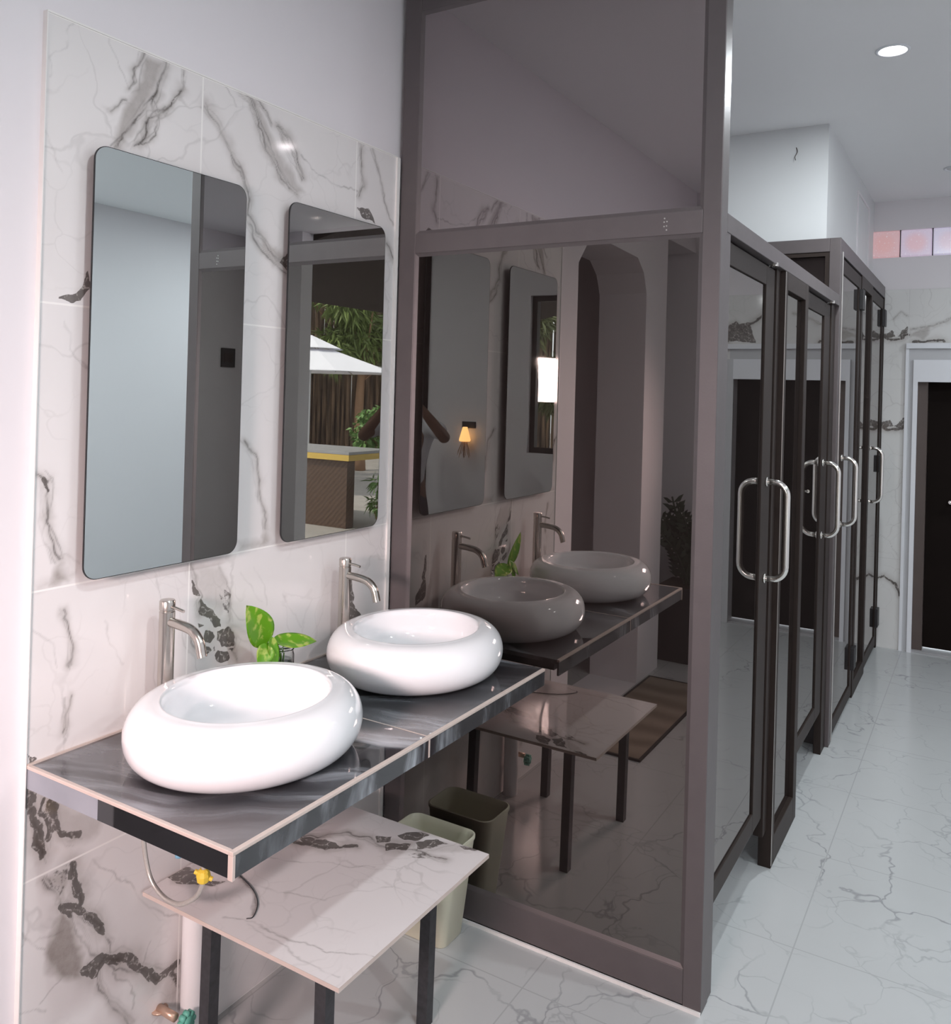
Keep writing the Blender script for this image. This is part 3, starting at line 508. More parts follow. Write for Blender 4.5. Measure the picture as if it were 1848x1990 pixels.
def cubicle_door(y0, y1, z0, z1, xf, hy, label, wst=.075, hinges=(), group=None, zt=.065, strip=True, mat=FD, hz=(1.035, 1.362)):
    t = thing('cubicle_door', (xf-.015, (y0+y1)/2, z0), label, 'cubicle door', group)
    xb = xf-.028
    MB().box(xb, xf, y0, y0+wst*.55, z0, z1, .002).build('stile', mat, t)
    MB().box(xb, xf, y1-wst, y1, z0, z1, .002).build('stile', mat, t)
    MB().box(xb, xf, y0+wst*.55, y1-wst, z1-zt, z1, .002).build('top_rail', mat, t)
    MB().box(xb, xf, y0+wst*.55, y1-wst, z0, z0+zt, .002).build('bottom_rail', mat, t)
    MB().box(xf-.012, xf-.006, y0+wst*.4, y1-wst*.9, z0+zt*.8, z1-zt*.8).build('glass_pane', M['glass'], t)
    MB().box(xb+.002, xf-.002, y0+.01, y1-.01, z0-.003, z0).build('bottom_edge', M['bright_strip'], t)
    dhandle(xf, 1, hy, hz[0], hz[1], t); dhandle(xb, -1, hy, hz[0], hz[1], t)
    for (ya, yb, za, zb) in hinges:
        h = MB().box(xf-.001, xf+.018, ya, yb, za, zb, .002).box(xb-.018, xb+.001, ya, yb, za, zb, .002).cyl((xf+.012, yb, za), (xf+.012, yb, zb), .007, n=12).build('hinge', M['black'], t)
    return t
cubicle_door(.128, .790, .20, 2.086, 1.040, .735, 'nearest cubicle door, dark glass in brown frame hung beside the tall partition', wst=.125)
cubicle_door(1.318, 1.980, .20, 2.086, 1.040, 1.865, 'second cubicle door, between the narrow fixed pane and the taller cubicle block', wst=.15)
for y in (.735, 1.87):
    pass
for y in (.72, 1.93): MB().lathe([(.016, 0), (.016, .012), (.008, .016)], (1.05, y, 2.088), 12).build('door_roller', M['chrome'], fr)
# taller block
sp = thing('cubicle_side_partition', (.53, 2.12, 0), 'dark glazed side partition of the taller far cubicle block under white bulkhead', 'partition')
MB().box(1.012, W, 2.102, 2.152, 0, 2.42, .002).build('stile', M['frame'], sp)
MB().box(-.010, 1.012, 2.102, 2.152, 2.355, 2.42, .002).build('top_rail', M['frame'], sp)
MB().box(-.010, 1.012, 2.102, 2.152, 0, .09, .002).build('bottom_rail', M['frame'], sp)
MB().box(-.010, .06, 2.102, 2.152, .09, 2.355, .002).build('stile', M['frame'], sp)
MB().box(.05, 1.02, 2.125, 2.131, .08, 2.36).build('glass_pane', M['glass'], sp)
MB().box(.06, 1.012, 2.107, 2.125, 2.335, 2.355).box(.992, 1.012, 2.107, 2.125, .09, 2.335).build('glazing_bead', FD, sp)
ff = thing('cubicle_front_frame', (W-.02, 3.1, 0), 'brown aluminium frame of the taller far cubicles beside the white doorway', 'cubicle frame')
MB().box(1.012, W, 2.152, 4.09, 2.345, 2.42, .002).build('head_beam', M['frame'], ff)
MB().box(1.017, W, 2.905, 2.96, 0, 2.345, .002).build('post', FD, ff)
MB().box(1.017, W, 3.36, 3.42, 0, 2.345, .002).build('post', FD, ff)
MB().box(1.017, W, 2.96, 3.36, 0, .085, .002).build('bottom_rail', FD, ff)
MB().box(1.017, W, 2.96, 3.36, 2.28, 2.345, .002).build('top_rail', FD, ff)
MB().box(1.040, 1.046, 2.95, 3.37, .08, 2.29).build('glass_pane', M['glass'], ff)
MB().box(1.017, W, 4.055, 4.09, 0, 2.345, .002).build('post', FD, ff)
MB().box(W, W+.004, 2.156, 2.172, .01, 2.36, .001).build('edge_strip', M['bright_strip'], ff)
cubicle_door(2.175, 2.895, .02, 2.335, W-.004, 2.30, 'third cubicle door, at the near end of the taller far block', wst=.07, hinges=((2.84, 2.92, 2.15, 2.26), (2.84, 2.92, .17, .29)), zt=.07)
cubicle_door(3.43, 4.045, .02, 2.335, W-.004, 3.475, 'farthest cubicle door, next to the white door casing', wst=.05, hinges=((3.99, 4.07, 2.15, 2.26), (3.99, 4.07, .15, .27), (3.99, 4.07, 1.18, 1.29)), zt=.07)

# ================================================================== counter
ct = thing('washbasin_counter', (.3, -.616, .79), 'black streaked marble counter with cream edges carrying the two white basins', 'counter')
ZC = .843; CYA, CYM, CYB, CD = -1.213, -.616, -.022, .597
for a, b_ in ((CYA, CYM-.001), (CYM+.001, CYB)):
    MB().box(.001, CD-.006, a+(.006 if a == CYA else 0), b_, ZC-.012, ZC).build('top_slab', M['counter'], ct)
MB().box(CD-.006, CD, CYA+.006, CYB, ZC-.047, ZC-.006).build('front_fascia', M['counter'], ct)
MB().box(.001, .232, CYA+.001, CYA+.007, ZC-.047, ZC-.006).build('end_fascia', M['fascia_grey'], ct)  # stretch next to the wall toned blue-grey, the rest black
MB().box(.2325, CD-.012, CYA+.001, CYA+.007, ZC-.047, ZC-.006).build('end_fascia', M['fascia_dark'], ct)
e = MB().box(CD-.008, CD+.002, CYA-.001, CYB, ZC-.006, ZC+.001, .001).box(.001, CD-.008, CYA-.001, CYA+.008, ZC-.006, ZC+.001, .001)
e.box(CD-.010, CD+.002, CYA-.001, CYA+.006, ZC-.049, ZC-.006, .001).box(CD-.0005, CD+.001, CYM-.0025, CYM+.0025, ZC-.047, ZC-.006).box(.001, CD, CYM-.002, CYM+.002, ZC-.003, ZC+.0006)
e.box(.001, .006, CYA, CYB, ZC, ZC+.004)
e.build('edge_trim', M['cream_edge'], ct)
MB().box(.03, CD-.03, CYA+.03, CYB-.03, ZC-.043, ZC-.013).build('support_frame', M['black'], ct)

# ================================================================== mirrors
def rrect(y0, y1, z0, z1, r, n=8):
    P = []
    for cy, cz, a0 in ((y1-r, z1-r, 0), (y0+r, z1-r, PI/2), (y0+r, z0+r, PI), (y1-r, z0+r, 1.5*PI)):
        for k in range(n+1):
            a = a0+k*PI/2/n; P.append((cy+r*math.cos(a), cz+r*math.sin(a)))
    return P
def wall_mirror(y0, y1, label):
    z0, z1 = 1.209, 2.150
    t = thing('wall_mirror', (0, (y0+y1)/2, z0), label, 'mirror', 'frameless mirrors above the basins')
    MB().prism([(.0262, y, z) for y, z in rrect(y0, y1, z0, z1, .032)], (.0040, 0, 0)).build('mirror_edge', M['black'], t)
    g = MB(); vs = [g.b.verts.new((.0305, y, z)) for y, z in rrect(y0+.0015, y1-.0015, z0+.0015, z1-.0015, .031)]
    f = g.b.faces.new(vs); g.build('mirror_glass', M['mirror'], t, fix=False)
    me = t.children[-1].data
    if me.polygons[0].normal.x < 0: me.flip_normals()
    MB().box(.001, .026, y0+.07, y1-.07, z0+.07, z1-.07).build('backing_box', M['black'], t)
    return t
wall_mirror(-1.118, -.681, 'near frameless rounded mirror, reflecting the pale room wall, above the big near basin')
wall_mirror(-.523, -.090, 'far frameless rounded mirror, reflecting garden and umbrella, next to the partition')

# ================================================================== basins
def basin(x, y, label):
    t = thing('vessel_basin', (x, y, ZC), label, 'washbasin', 'round white vessel basins on the counter')
    Rx, Ry, Hh, ft, rm = .241, .262, .130, .676, .729
    prof = [(.0, .0), (ft*.9, .0)]
    N = 30
    for i in range(N+1):
        a = -PI/2+PI*i/N; base = ft+(rm-ft)*i/N
        prof.append((base+(1-base)*max(0, math.cos(a))**.75, .002+(Hh-.002)*(.5+.5*math.sin(a))))
    prof += [(rm-.012, Hh+.001), (rm-.03, Hh-.004), (rm-.04, Hh-.02), (rm-.04, Hh-.045), (rm-.07, .055), (rm-.16, .034), (.35, .024), (.12, .019)]
    prof = [(max(r, .001), z) for r, z in prof]
    b = MB(); rings = []; n = 96
    for r, z in prof: rings.append([b.b.verts.new((x+Rx*r*math.cos(2*PI*k/n), y+Ry*r*math.sin(2*PI*k/n), ZC+z)) for k in range(n)])
    for A, B in zip(rings, rings[1:]):
        for k in range(n): b.b.faces.new((A[k], A[(k+1) % n], B[(k+1) % n], B[k]))
    b.b.faces.new(rings[-1]); b.build('bowl', M['ceramic'], t, True)
    MB().lathe([(.030, 0), (.030, .003), (.024, .005), (.010, .004)], (x, y, ZC+.0185), 32).build('drain', M['chrome'], t, True)
    return t
basin(.313, -.906, 'nearer white pebble-shaped basin at the open end of the counter')
basin(.308, -.260, 'farther white pebble-shaped basin beside the dark glass partition')

# ================================================================== faucets
def faucet(y, label):
    t = thing('tall_faucet', (.062, y, ZC), label, 'faucet', 'tall brushed steel faucets')
    x = .062
    b = MB().lathe([(.024, 0), (.024, .004), (.018, .006), (.018, .268), (.0165, .2695), (.0165, .2715), (.018, .273), (.018, .292), (.016, .295)], (x, y, ZC), 32)
    auto(b.build('body', M['steel'], t), 35)
    pts = spline([(x+.012, y, 1.088), (x+.05, y, 1.086), (x+.085, y, 1.080), (x+.108, y, 1.062), (x+.118, y, 1.034), (x+.121, y, 1.026)], 6)
    auto(MB().tube(pts, .0112, 20).build('spout', M['steel'], t), 50)
    auto(MB().tube(spline([(x+.014, y, 1.124), (x+.035, y, 1.122), (x+.056, y, 1.119)], 4), .0035, 10).build('lever', M['steel'], t), 50)
    return t
faucet(-.921, 'tall brushed steel faucet behind the nearer white basin')
faucet(-.283, 'tall brushed steel faucet behind the farther white basin')

# ================================================================== plant in a jar
jr = thing('glass_jar', (.085, -.565, ZC), 'small clear glass jar of water behind the nearer basin, holding a green cutting', 'jar')
prof = [(.030, .0), (.0335, .004), (.0335, .085), (.031, .094), (.031, .098), (.0335, .100), (.031, .103), (.0335, .106), (.031, .110), (.032, .112), (.0295, .112), (.0285, .100), (.031, .084), (.031, .006), (.027, .004)]
auto(MB().lathe(prof, (.085, -.565, ZC), 40).build('vessel', M['glass_clear'], jr), 30)
MB().lathe([(.0300, .0075), (.0300, .07)], (.085, -.565, ZC), 32).build('water', M['glass_clear'], jr, True)
pl = thing('pothos_cutting', (.085, -.565, ZC+.01), 'bright green variegated leaf cutting standing in the small glass jar', 'plant')
def leaf(name, base, tip, width, normal, mat, parent, cup=.15, bend=.1, n=12, heart=True):
    base, tip = Vector(base), Vector(tip); ax = tip-base; L = ax.length; ax.normalize()
    nr = Vector(normal); nr = (nr-ax*nr.dot(ax)).normalized(); sd = ax.cross(nr)
    b = MB(); rows = []
    for i in range(n+1):
        t = i/n; wdt = width*(math.sin(PI*t**.72)**.8 if 0 < t < 1 else 0)
        row = []
        for j in range(-4, 5):
            s = j/4
            p = base+ax*(L*t)+sd*(wdt*s*.5)+nr*(cup*width*abs(s)**1.5*(1 if wdt else 0)*wdt/width-bend*L*math.sin(PI*t*.5)**2+.0)
            row.append(b.b.verts.new(p))
        rows.append(row)
    for A, B in zip(rows, rows[1:]):
        for k in range(8): b.b.faces.new((A[k], A[k+1], B[k+1], B[k]))
    o = b.build(name, mat, parent, True); sm = o.modifiers.new('t', 'SOLIDIFY'); sm.thickness = .0008
    return o
J = Vector((.085, -.565, 0))
MB().tube(spline([(.085, -.565, ZC+.02), (.083, -.572, ZC+.09), (.085, -.62, ZC+.128)]), .0022, 8).build('stem', M['pothos'], pl, True)
MB().tube(spline([(.085, -.565, ZC+.02), (.088, -.56, ZC+.1), (.098, -.608, ZC+.132)]), .0018, 8).build('stem', M['pothos'], pl, True)
MB().tube(spline([(.086, -.567, ZC+.02), (.09, -.575, ZC+.1), (.100, -.628, ZC+.130)]), .0018, 8).build('stem', M['pothos'], pl, True)
leaf('leaf', (.085, -.620, .968), (.088, -.706, 1.088), .082, (1, -.35, .25), M['pothos'], pl, .12, -.05)
leaf('leaf', (.098, -.608, .974), (.104, -.478, .918), .062, (.55, .25, 1), M['pothos'], pl, .1, -.24)
leaf('leaf', (.100, -.628, .972), (.112, -.672, .925), .050, (.9, -.2, .5), M['pothos'], pl, .1, .03)
leaf('leaf', (.098, -.618, .990), (.116, -.622, .905), .036, (1, 0, .3), M['pothos'], pl, .1, -.06)

# ================================================================== bench
bn = thing('marble_top_bench', (.3, -.63, 0), 'low square bench with white marble tile top and black steel legs under the counter', 'bench')
BX0, BX1, BY0, BY1, BZ = .006, .600, -.922, -.326, .445
tp = grid_obj('seat_top', M['bench_marble'], BX0, BX1, BY0, BY1, .003, lambda U, V: np.stack([U, V, np.full_like(U, BZ)], -1), BENCH_LINES, BENCH_POLYS, BENCH_TANS, bn)
MB().box(BX0, BX1, BY0, BY1, BZ-.010, BZ-.0006).build('tile_edge', M['cream_edge'], bn)
MB().box(.04, .58, -.91, -.87, BZ-.035, BZ-.010).box(.04, .58, -.40, -.36, BZ-.035, BZ-.010).box(.04, .08, -.87, -.40, BZ-.035, BZ-.010).box(.54, .58, -.87, -.40, BZ-.035, BZ-.010).build('frame', M['leg'], bn) if False else None
for (xa, ya, xb, yb) in ((.168, -.856, .162, -.856), (.500, -.845, .496, -.840), (.09, -.40, .08, -.40), (.470, -.402, .464, -.402)):
    b = MB(); s = .015
    b.prism([(xa-s, ya-s, BZ-.010), (xa+s, ya-s, BZ-.010), (xa+s, ya+s, BZ-.010), (xa-s, ya+s, BZ-.010)], (0, 0, -.01))
    b2 = bmesh.new(); b.b.free(); b.b = b2
    T_ = [b.b.verts.new((xa+dx*s, ya+dy*s, BZ-.010)) for dx, dy in ((-1, -1), (1, -1), (1, 1), (-1, 1))]
    B_ = [b.b.verts.new((xb+dx*s, yb+dy*s, 0)) for dx, dy in ((-1, -1), (1, -1), (1, 1), (-1, 1))]
    b.b.faces.new(T_); b.b.faces.new(B_[::-1])
    for k in range(4): b.b.faces.new((T_[k], B_[k], B_[(k+1) % 4], T_[(k+1) % 4]))
    b.build('leg', M['leg'], bn)

# ================================================================== waste bin
def rr2(cx, cy, hx, hy, r, n=6):
    P = []
    for sx, sy, a0 in ((1, 1, 0), (-1, 1, PI/2), (-1, -1, PI), (1, -1, 1.5*PI)):
        for k in range(n+1):
            a = a0+k*PI/2/n; P.append((cx+sx*(hx-r)+r*math.cos(a), cy+sy*(hy-r)+r*math.sin(a)))
    return P
bi = thing('waste_bin', (.27, -.09, 0), 'cream open-top plastic waste bin on the floor behind the bench', 'bin')
b = MB(); rings = []
for hx, hy, z, r in ((.088, .055, 0, .02), (.092, .058, .003, .025), (.118, .078, .285, .035), (.121, .081, .292, .036), (.121, .081, .300, .036), (.117, .077, .302, .034), (.113, .073, .296, .033), (.110, .071, .28, .03), (.086, .052, .01, .02)):
    cx, cy = .262, -.082
    if z < .1: cx, cy = .256, -.078
    rings.append([b.b.verts.new((p[0], p[1], z)) for p in rr2(cx, cy, hx, hy, r)])
n = len(rings[0])
for A, B in zip(rings, rings[1:]):
    for k in range(n): b.b.faces.new((A[k], A[(k+1) % n], B[(k+1) % n], B[k]))
b.b.faces.new(rings[0][::-1]); b.b.faces.new(rings[-1])
auto(b.build('bin_body', M['bin'], bi), 50)

# ================================================================== plumbing under the counter
pp = MB().lathe([(.029, 0), (.029, .40), (.0, .40)] if False else [(.029, .0), (.029, .41)], (.036, -.790, .0), 28)
pp.lathe([(.033, 0), (.033, .035), (.029, .04)], (.036, -.790, .37), 28)
tag(auto(pp.build('drain_pipe', M['white_pvc']), 40), 'white plastic drain pipe standing against the marble wall under the bench', 'pipe')
vv = thing('angle_valve', (.05, -.86, .12), 'teal and copper angle valve on the wall beside the white drain pipe', 'valve')
MB().cyl((.002, -.862, .135), (.060, -.862, .135), .010, n=16).lathe([(.020, 0), (.020, .004)], (.004, -.862, .131)).build('valve_body', M['copper'], vv, True)
b = MB()
for k in range(8):
    a = k*PI/4; b.cyl((.075+.0*math.cos(a), -.848+.016*math.cos(a), .128+.016*math.sin(a)), (.090, -.848+.016*math.cos(a), .128+.016*math.sin(a)), .007, n=10)
b.cyl((.070, -.848, .128), (.092, -.848, .128), .013, n=20); b.build('hand_wheel', M['teal'], vv, True)
hs = thing('flexible_hose', (.15, -1.0, .6), 'thin braided water hose looping below the near end of the counter', 'hose')
MB().tube(spline([(.070, -.98, .785), (.072, -.98, .70), (.075, -.98, .62), (.099, -.98, .541), (.143, -.98, .509), (.194, -.98, .507), (.241, -.98, .533), (.264, -.98, .562), (.272, -.98, .60), (.262, -.98, .68), (.25, -.98, .785)], 8), .0052, 12).build('hose_line', M['hose'], hs, True)
b = MB().lathe([(.008, -.016), (.013, -.012), (.0155, 0), (.012, .010), (.007, .014)], (.271, -.98, .594), 10); b.cyl((.255, -.99, .602), (.288, -.97, .586), .005, n=8).cyl((.25, -.975, .585), (.285, -.985, .606), .004, n=8)
b.build('thread_tape', M['yellow'], hs)
MB().cyl((.158, -.95, .585), (.158, -.95, .602), .008, n=14).cyl((.158, -.95, .598), (.158, -.95, .785), .005, n=10).build('blue_cap', M['blue'], hs, True)
tag(MB().tube(spline([(.09, -.745, .4475), (.148, -.754, .4475), (.217, -.778, .4475), (.264, -.81, .4475), (.292, -.851, .4475), (.285, -.865, .4475)], 6), .0012, 8).build('loose_wire', M['leg'], smooth=True), 'thin curved loose wire lying on the bench top below the counter', 'wire')

# ================================================================== floor mat and tall pot plant (seen in the dark glass)
mt = thing('floor_mat', (.19, -1.95, 0), 'brown striped floor mat with dark border before the arched opening', 'mat')
MB().box(.020, .365, -2.52, -1.39, .0, .009, .002).build('mat_field', M['mat'], mt)
MB().box(.008, .020, -2.532, -1.378, 0, .010).box(.365, .377, -2.532, -1.378, 0, .010).box(.020, .365, -2.532, -2.52, 0, .010).box(.020, .365, -1.39, -1.378, 0, .010).build('mat_border', M['mat_edge'], mt)
pp_ = thing('potted_plant', (.10, -3.02, 0), 'dark leafy plant in a black planter standing against the back wall', 'plant')
MB().box(-.09, .25, -3.20, -2.88, 0, .46, .01).build('planter', M['black_pot'], pp_)
MB().box(-.075, .235, -3.19, -2.89, .455, .463).build('soil', M['soil'], pp_)
random.seed(5); fb = MB()
for k in range(13):
    a = random.uniform(0, 2*PI); ln = random.uniform(.32, .56); lean = random.uniform(.05, .28)
    bx, by = .08+random.uniform(-.05, .05), -3.03+random.uniform(-.04, .04)
    pts = spline([(bx, by, .46), (bx+math.cos(a)*lean*.4, by+math.sin(a)*lean*.3, .46+ln*.55), (bx+math.cos(a)*lean, max(-3.27, by+math.sin(a)*lean*.7), .46+ln)], 7)
    fb.tube(pts, .006, 6)
    for i in range(2, len(pts)-1):
        for sgn in (-1, 1):
            tg = (pts[i+1]-pts[i-1]).normalized(); sd = tg.cross(Vector((random.uniform(-.5, .5), 1, .2))).normalized()*sgn
            L = random.uniform(.06, .10); p = pts[i]; tip = p+sd*L*.8+tg*L*.5; md = p+sd*L*.45+tg*L*.2; nr = sd.cross(tg).normalized()
            wd = tg*.018
            if min(tip.y, md.y) < -3.28: continue
            fb.b.faces.new([fb.b.verts.new(q) for q in (p, md-wd, tip, md+wd)])
fb.build('foliage', M['zz_leaf'], pp_, fix=False)

# ================================================================== wall things behind the photographer
jb = thing('socket_box', (XR, -3.12, 1.78), 'dark square electrical box on the right wall near the doorway', 'box')
MB().box(XR-.015, XR, -3.20, -3.04, 1.80, 1.97, .003).build('box_body', M['black'], jb)
MB().box(XR-.02, XR-.014, -3.17, -3.07, 1.84, 1.93, .002).build('cover', M['frame_dark'], jb)
ls = thing('wall_lantern', (1.80, YB, 1.25), 'small warm glowing lantern on the back wall beside the doorway', 'lamp')
MB().box(1.74, 1.86, YB, YB+.012, 1.36, 1.41, .003).build('bracket', M['black'], ls)
MB().lathe([(.018, .0), (.045, -.10), (.040, -.11)], (1.80, YB+.06, 1.37), 20).build('shade', M['warm'], ls, True)
b = MB(); random.seed(3)
for k in range(16):
    a = random.uniform(0, 2*PI); r = random.uniform(.01, .04); b.tube([(1.80+r*.5*math.cos(a), YB+.06+.5*r*math.sin(a), 1.27), (1.80+r*1.6*math.cos(a), YB+.07+r*1.1*math.sin(a), 1.27-random.uniform(.08, .14))], .0025, 5)
b.build('fringe', M['copper'], ls)
struct(MB().box(2.19, 2.34, YB-.14, YB+.02, 0, 2.93, .003).build('trim_10', M['door_brown']))
# framed window and shelf in the side room
sh = thing('open_shelf', (-2.3, -1.0, 0), 'dark wooden shelf unit against the far wall of the side room', 'shelf')
b = MB().box(-2.5, -2.15, -1.3, -1.26, 0, 2.3).box(-2.5, -2.15, -.64, -.60, 0, 2.3)
for z in (.05, .6, 1.0, 1.5, 2.0, 2.27): b.box(-2.49, -2.16, -1.26, -.64, z, z+.03)
b.build('shelf_frame', M['door_brown'], sh)

# ================================================================== the garden beyond the doorway
struct(MB().box(-6, 30, -30, YB-.14, -.12, -.02).build('ground', M['ground']))
struct(MB().prism([(-1.5, -9.5, 2.85), (1.2, -9.5, 3.45), (5.08, -9.5, 2.62), (5.08, -9.5, 2.68), (1.2, -9.5, 3.52), (-1.5, -9.5, 2.92)], (0, 6.05, 0)).build('awning_roof', M['awning']))
bc = thing('garden_bar', (5.4, -6.0, 0), 'brown wooden bar with yellow edge and grey stone top in the garden', 'bar counter')
MB().box(4.80, 6.3, -6.35, -5.53, .855, .89, .004).build('stone_top', M['stone'], bc)
MB().box(4.80, 6.3, -6.35, -5.53, .785, .855).build('fascia', M['yellow_board'], bc)
MB().box(4.86, 5.75, -5.72, -5.58, -.02, .785).box(5.6, 6.2, -6.3, -5.6, -.02, .785).build('body', M['wood'], bc)
um = thing('garden_umbrella', (8.0, -8.37, 0), 'white two-tier garden umbrella open in front of the trees', 'umbrella')
b = MB(); c0 = (8.0, -8.37)
def canopy(b, r0, z0, r1, z1, n=8, th=.006, sag=.05):
    A = []; B = []
    for k in range(n):
        a = 2*PI*k/n+.2
        A.append(Vector((c0[0]+r0*math.cos(a), c0[1]+r0*math.sin(a), z0))); B.append(Vector((c0[0]+r1*math.cos(a), c0[1]+r1*math.sin(a), z1)))
    for k in range(n):
        for d in (0, -th):
            q = [A[k], B[k], B[(k+1) % n], A[(k+1) % n]]
            b.b.faces.new([b.b.verts.new(p+Vector((0, 0, d))) for p in q])
canopy(b, .42, 2.26, 1.55, 1.90); b.build('canopy', M['umbrella'], um, fix=False)
b = MB(); canopy(b, .02, 2.50, .56, 2.28); b.build('vent_canopy', M['umbrella'], um, fix=False)
MB().cyl((8.0, -8.37, -.02), (8.0, -8.37, 2.49), .025, n=16).build('pole', M['white_frame'], um, True)
b = MB()
for k in range(8):
    a = 2*PI*k/8+.2; b.tube([(8.0+.05*math.cos(a), -8.37+.05*math.sin(a), 2.36), (8.0+1.52*math.cos(a), -8.37+1.52*math.sin(a), 1.885)], .008, 6)
b.build('rib', M['steel'], um)
fe = thing('bamboo_fence', (10.5, -12, 0), 'tall dark bamboo fence behind the garden', 'fence')
b = MB(); random.seed(9)
P0, P1 = Vector((3.0, -18.5, 0)), Vector((19.0, -10.5, 0)); n = 150
for i in range(n):
    p = P0.lerp(P1, i/n); r = random.uniform(.055, .068); h = random.uniform(4.3, 4.8); b.cyl((p.x, p.y, -.02), (p.x+random.uniform(-.03, .03), p.y, h), r, n=8)
b.build('cane_screen', M['fence'], fe)
def foliage(name, mat, parent, centers, n, L, wd, seed, droop=.5):
    r = np.random.RandomState(seed); vs = []; fs = []
    C = np.array(centers)
    for i in range(n):
        c = C[r.randint(len(C))]; d = r.normal(size=3); d /= np.linalg.norm(d); p = c[:3]+d*c[3]*r.rand()**.4
        ax = d*.6+r.normal(size=3)*.5+np.array([0, 0, -droop]); ax /= np.linalg.norm(ax)
        sd = np.cross(ax, r.normal(size=3)); sd /= np.linalg.norm(sd)+1e-9
        l = L*r.uniform(.6, 1.3); w_ = wd*r.uniform(.6, 1.2); nr = np.cross(ax, sd)
        k = len(vs); vs += [p, p+ax*l*.45+sd*w_*.5-nr*.0, p+ax*l+np.array([0, 0, -.15*l]), p+ax*l*.45-sd*w_*.5]; fs.append((k, k+1, k+2, k+3))
    me = bpy.data.meshes.new(name); me.from_pydata([tuple(v) for v in vs], [], fs); me.update()
    return link(name, me, mat, parent)
def tree(name, x, y, h, cr, mat, n, L, wd, seed, label, cat='tree', trunk=.11, tmat=None, zs=None):
    t = thing(name, (x, y, 0), label, cat); r = random.Random(seed)
    b = MB(); b.tube(spline([(x, y, -.02), (x+.05, y+.03, h*.35), (x-.04, y, h*.8)], 5), [trunk*(1-.4*i/10) for i in range(11)], 10)
    b.build('trunk', tmat or M['bark'], t, True)
    cs = [(x+r.uniform(-cr, cr), y+r.uniform(-cr, cr), r.uniform(zs[0], zs[1]) if zs else h*r.uniform(.6, 1.05), cr*r.uniform(.35, .6)) for k in range(11)]
    b = MB()
    for c in cs: b.tube([(x, y, h*.5), ((x+c[0])/2, (y+c[1])/2, (h*.55+c[2])/2), c[:3]], .018, 5)
    b.build('branch', tmat or M['bark'], t)
    foliage('foliage', mat, t, cs, n, L, wd, seed)
    return t
tree('bamboo_tree', 9.3, -11.4, 3.6, 1.0, M['leaf'], 9000, .24, .05, 11, 'light green narrow-leaved tree behind the umbrella, nearest the middle', zs=(2.2, 4.6))
tree('bamboo_tree', 12.3, -9.9, 3.8, .9, M['leaf_dark'], 9000, .26, .06, 12, 'olive narrow-leaved tree in front of the left part of the fence', zs=(1.6, 4.2))
tree('bamboo_tree', 7.2, -13.6, 3.6, 1.1, M['leaf_dark'], 9000, .26, .06, 13, 'olive narrow-leaved tree in front of the right part of the fence', zs=(1.5, 3.8))
tree('palm_tree', 9.9, -9.2, 3.0, .45, M['leaf'], 900, .30, .04, 14, 'slim palm tree with brown trunk close behind the umbrella', trunk=.09, zs=(2.7, 3.4))
tree('bamboo_tree', 14.9, -10.6, 4.2, 1.0, M['leaf_dark'], 7000, .3, .07, 18, 'tallest olive tree at the far left end of the fence', zs=(1.6, 5.0))
tree('leafy_shrub', 5.9, -7.7, 1.35, .28, M['bush'], 1300, .085, .05, 15, 'bright green leafy shrub standing beyond the bar', 'shrub', .015, zs=(.75, 1.35))
tree('leafy_shrub', 4.66, -5.98, .45, .16, M['bush'], 500, .12, .02, 16, 'low grassy shrub at the right end of the bar', 'shrub', .012, zs=(.15, .6))

# ================================================================== the photographer, seen in the mirrors
def skin(name, V, E, R, mat, parent, sub=2):
    me = bpy.data.meshes.new(name); me.from_pydata([tuple(v) for v in V], E, []); me.update()
    o = link(name, me, mat, parent)
    md = o.modifiers.new('skin', 'SKIN'); me_ = o.data
    for i, r in enumerate(R):
        rr_ = r if isinstance(r, tuple) else (r, r); me_.skin_vertices[0].data[i].radius = rr_
    me_.skin_vertices[0].data[0].use_root = True
    sb = o.modifiers.new('sub', 'SUBSURF'); sb.levels = sub; sb.render_levels = sub
    md.use_smooth_shade = True
    return o
Fw = Vector((-math.sin(YAW), math.cos(YAW), 0)); Rt = Vector((math.cos(YAW), math.sin(YAW), 0)); CP = Vector((CX, CY, CZ))
B0 = Vector((CX, CY, 0))-Fw*.40
Q = lambda f, r, z: B0+Fw*f+Rt*r+Vector((0, 0, z))
pe = thing('person', tuple(B0), 'person in white T-shirt and dark trousers holding up a phone with both hands', 'person')
V = []; E = []; R = []
def J_(p, r, prev=None):
    V.append(p); R.append(r); i = len(V)-1
    if prev is not None: E.append((prev, i))
    return i
pelvis = J_(Q(0, 0, .95), (.145, .11)); ab = J_(Q(0, 0, 1.10), (.13, .095), pelvis); ch = J_(Q(0, 0, 1.30), (.15, .105), ab); nk0 = J_(Q(-.01, 0, 1.43), (.075, .065), ch)
nk = J_(Q(0, 0, 1.50), .052, nk0); hd = J_(Q(.02, 0, 1.60), (.070, .082), nk); ht = J_(Q(.012, 0, 1.70), (.066, .078), hd)
J_(Q(.105, 0, 1.60), .012, hd); J_(Q(.03, .082, 1.605), .014, hd); J_(Q(.03, -.082, 1.605), .014, hd)
wr = {}
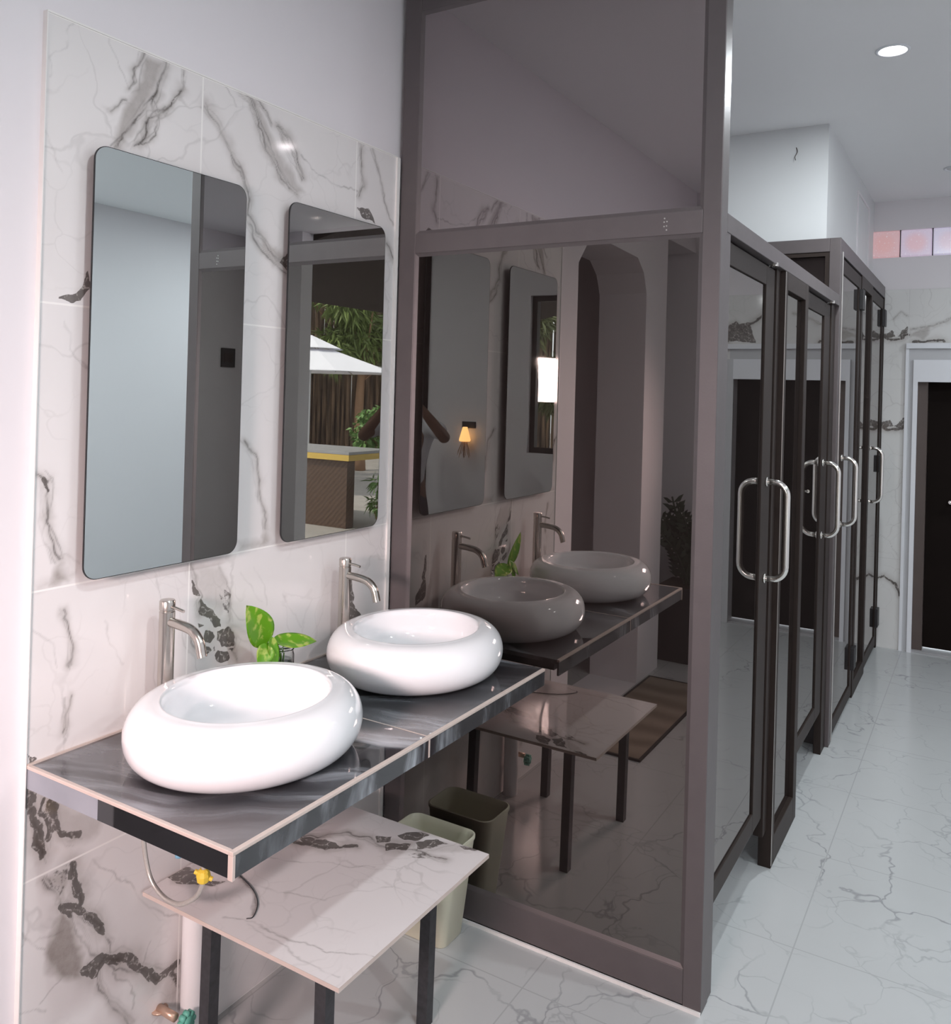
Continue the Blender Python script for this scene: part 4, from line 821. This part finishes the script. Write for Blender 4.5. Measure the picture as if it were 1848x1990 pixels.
for s in (-1, 1):
    h1 = J_(Q(0, s*.09, .90), .085, pelvis); kn = J_(Q(.02, s*.10, .50), .055, h1); an = J_(Q(-.01, s*.11, .09), .035, kn); J_(Q(.05, s*.115, .035), .034, an); J_(Q(.15, s*.12, .025), .024, len(V)-1)
    shd = J_(Q(-.005, s*.175, 1.405), .058, ch); ua = J_(Q(.10, s*.235, 1.360), .046, shd); el = J_(Q(.215, s*.285, 1.310), .043, ua); fa = J_(Q(.29, s*.19, 1.43), .038, el); w_ = J_(Q(.345, s*.10, 1.545), .024, fa)
    pm_ = J_(Q(.362, s*.085, 1.590), (.030, .018), w_); wr[s] = pm_
    for k in range(4):
        f0 = .372; b1 = J_(Q(.352, s*.080, 1.600+.018*k), .0095, pm_); b2 = J_(Q(.366, s*.093, 1.606+.018*k), .0085, b1); b3 = J_(Q(.384, s*.091, 1.608+.018*k), .0075, b2); J_(Q(.3905, s*.084, 1.608+.018*k), .006, b3)
    b1 = J_(Q(.358, s*.070, 1.585), .0105, pm_); b2 = J_(Q(.366, s*.052, 1.600), .009, b1); J_(Q(.372, s*.040, 1.615), .0075, b2)
skin('body', V, E, R, M['skin'], pe)
V = []; E = []; R = []
a = J_(Q(0, 0, .90), (.160, .120)); b1 = J_(Q(0, 0, 1.10), (.150, .112), a); c = J_(Q(0, 0, 1.30), (.170, .120), b1); J_(Q(-.005, 0, 1.43), (.082, .072), c)
for s in (-1, 1): p = J_(Q(-.005, s*.175, 1.405), .070, c); q = J_(Q(.095, s*.233, 1.360), .064, p); J_(Q(.13, s*.247, 1.346), .062, q)
skin('t_shirt', V, E, R, M['shirt'], pe)
V = []; E = []; R = []
a = J_(Q(0, 0, .97), (.150, .115))
b1 = J_(Q(0, 0, .90), (.15, .115), a)
for s in (-1, 1): p = J_(Q(0, s*.095, .82), .092, b1); q = J_(Q(.02, s*.102, .50), .068, p); J_(Q(-.005, s*.112, .07), .052, q)
skin('trousers', V, E, R, M['trousers'], pe)
V = []; E = []; R = []
a = J_(Q(-.035, 0, 1.63), (.072, .075)); J_(Q(-.005, 0, 1.70), (.077, .082), a); J_(Q(.035, 0, 1.735), (.055, .06), 1)
skin('hair', V, E, R, M['hair'], pe)
for s in (-1, 1):
    bm_ = MB(); bmesh.ops.create_uvsphere(bm_.b, u_segments=12, v_segments=8, radius=.011, matrix=Matrix.Translation(Q(.088, s*.031, 1.625)))
    bm_.build('eye', M['white_pvc'], pe, True)
ph = thing('phone', tuple(CP), 'dark phone held upright in both hands of the person', 'phone')
mm = Matrix((tuple(Rt)+(0,), tuple(-Fw)+(0,), (0, 0, 1, 0), (0, 0, 0, 1))).transposed(); mm = Matrix.Translation(CP-Fw*.021-Vector((0, 0, .02))) @ mm
b = MB().box(-.078, .078, -.004, .004, -.038, .038, .003); bmesh.ops.transform(b.b, matrix=mm, verts=b.b.verts); b.build('phone_body', M['black'], ph)
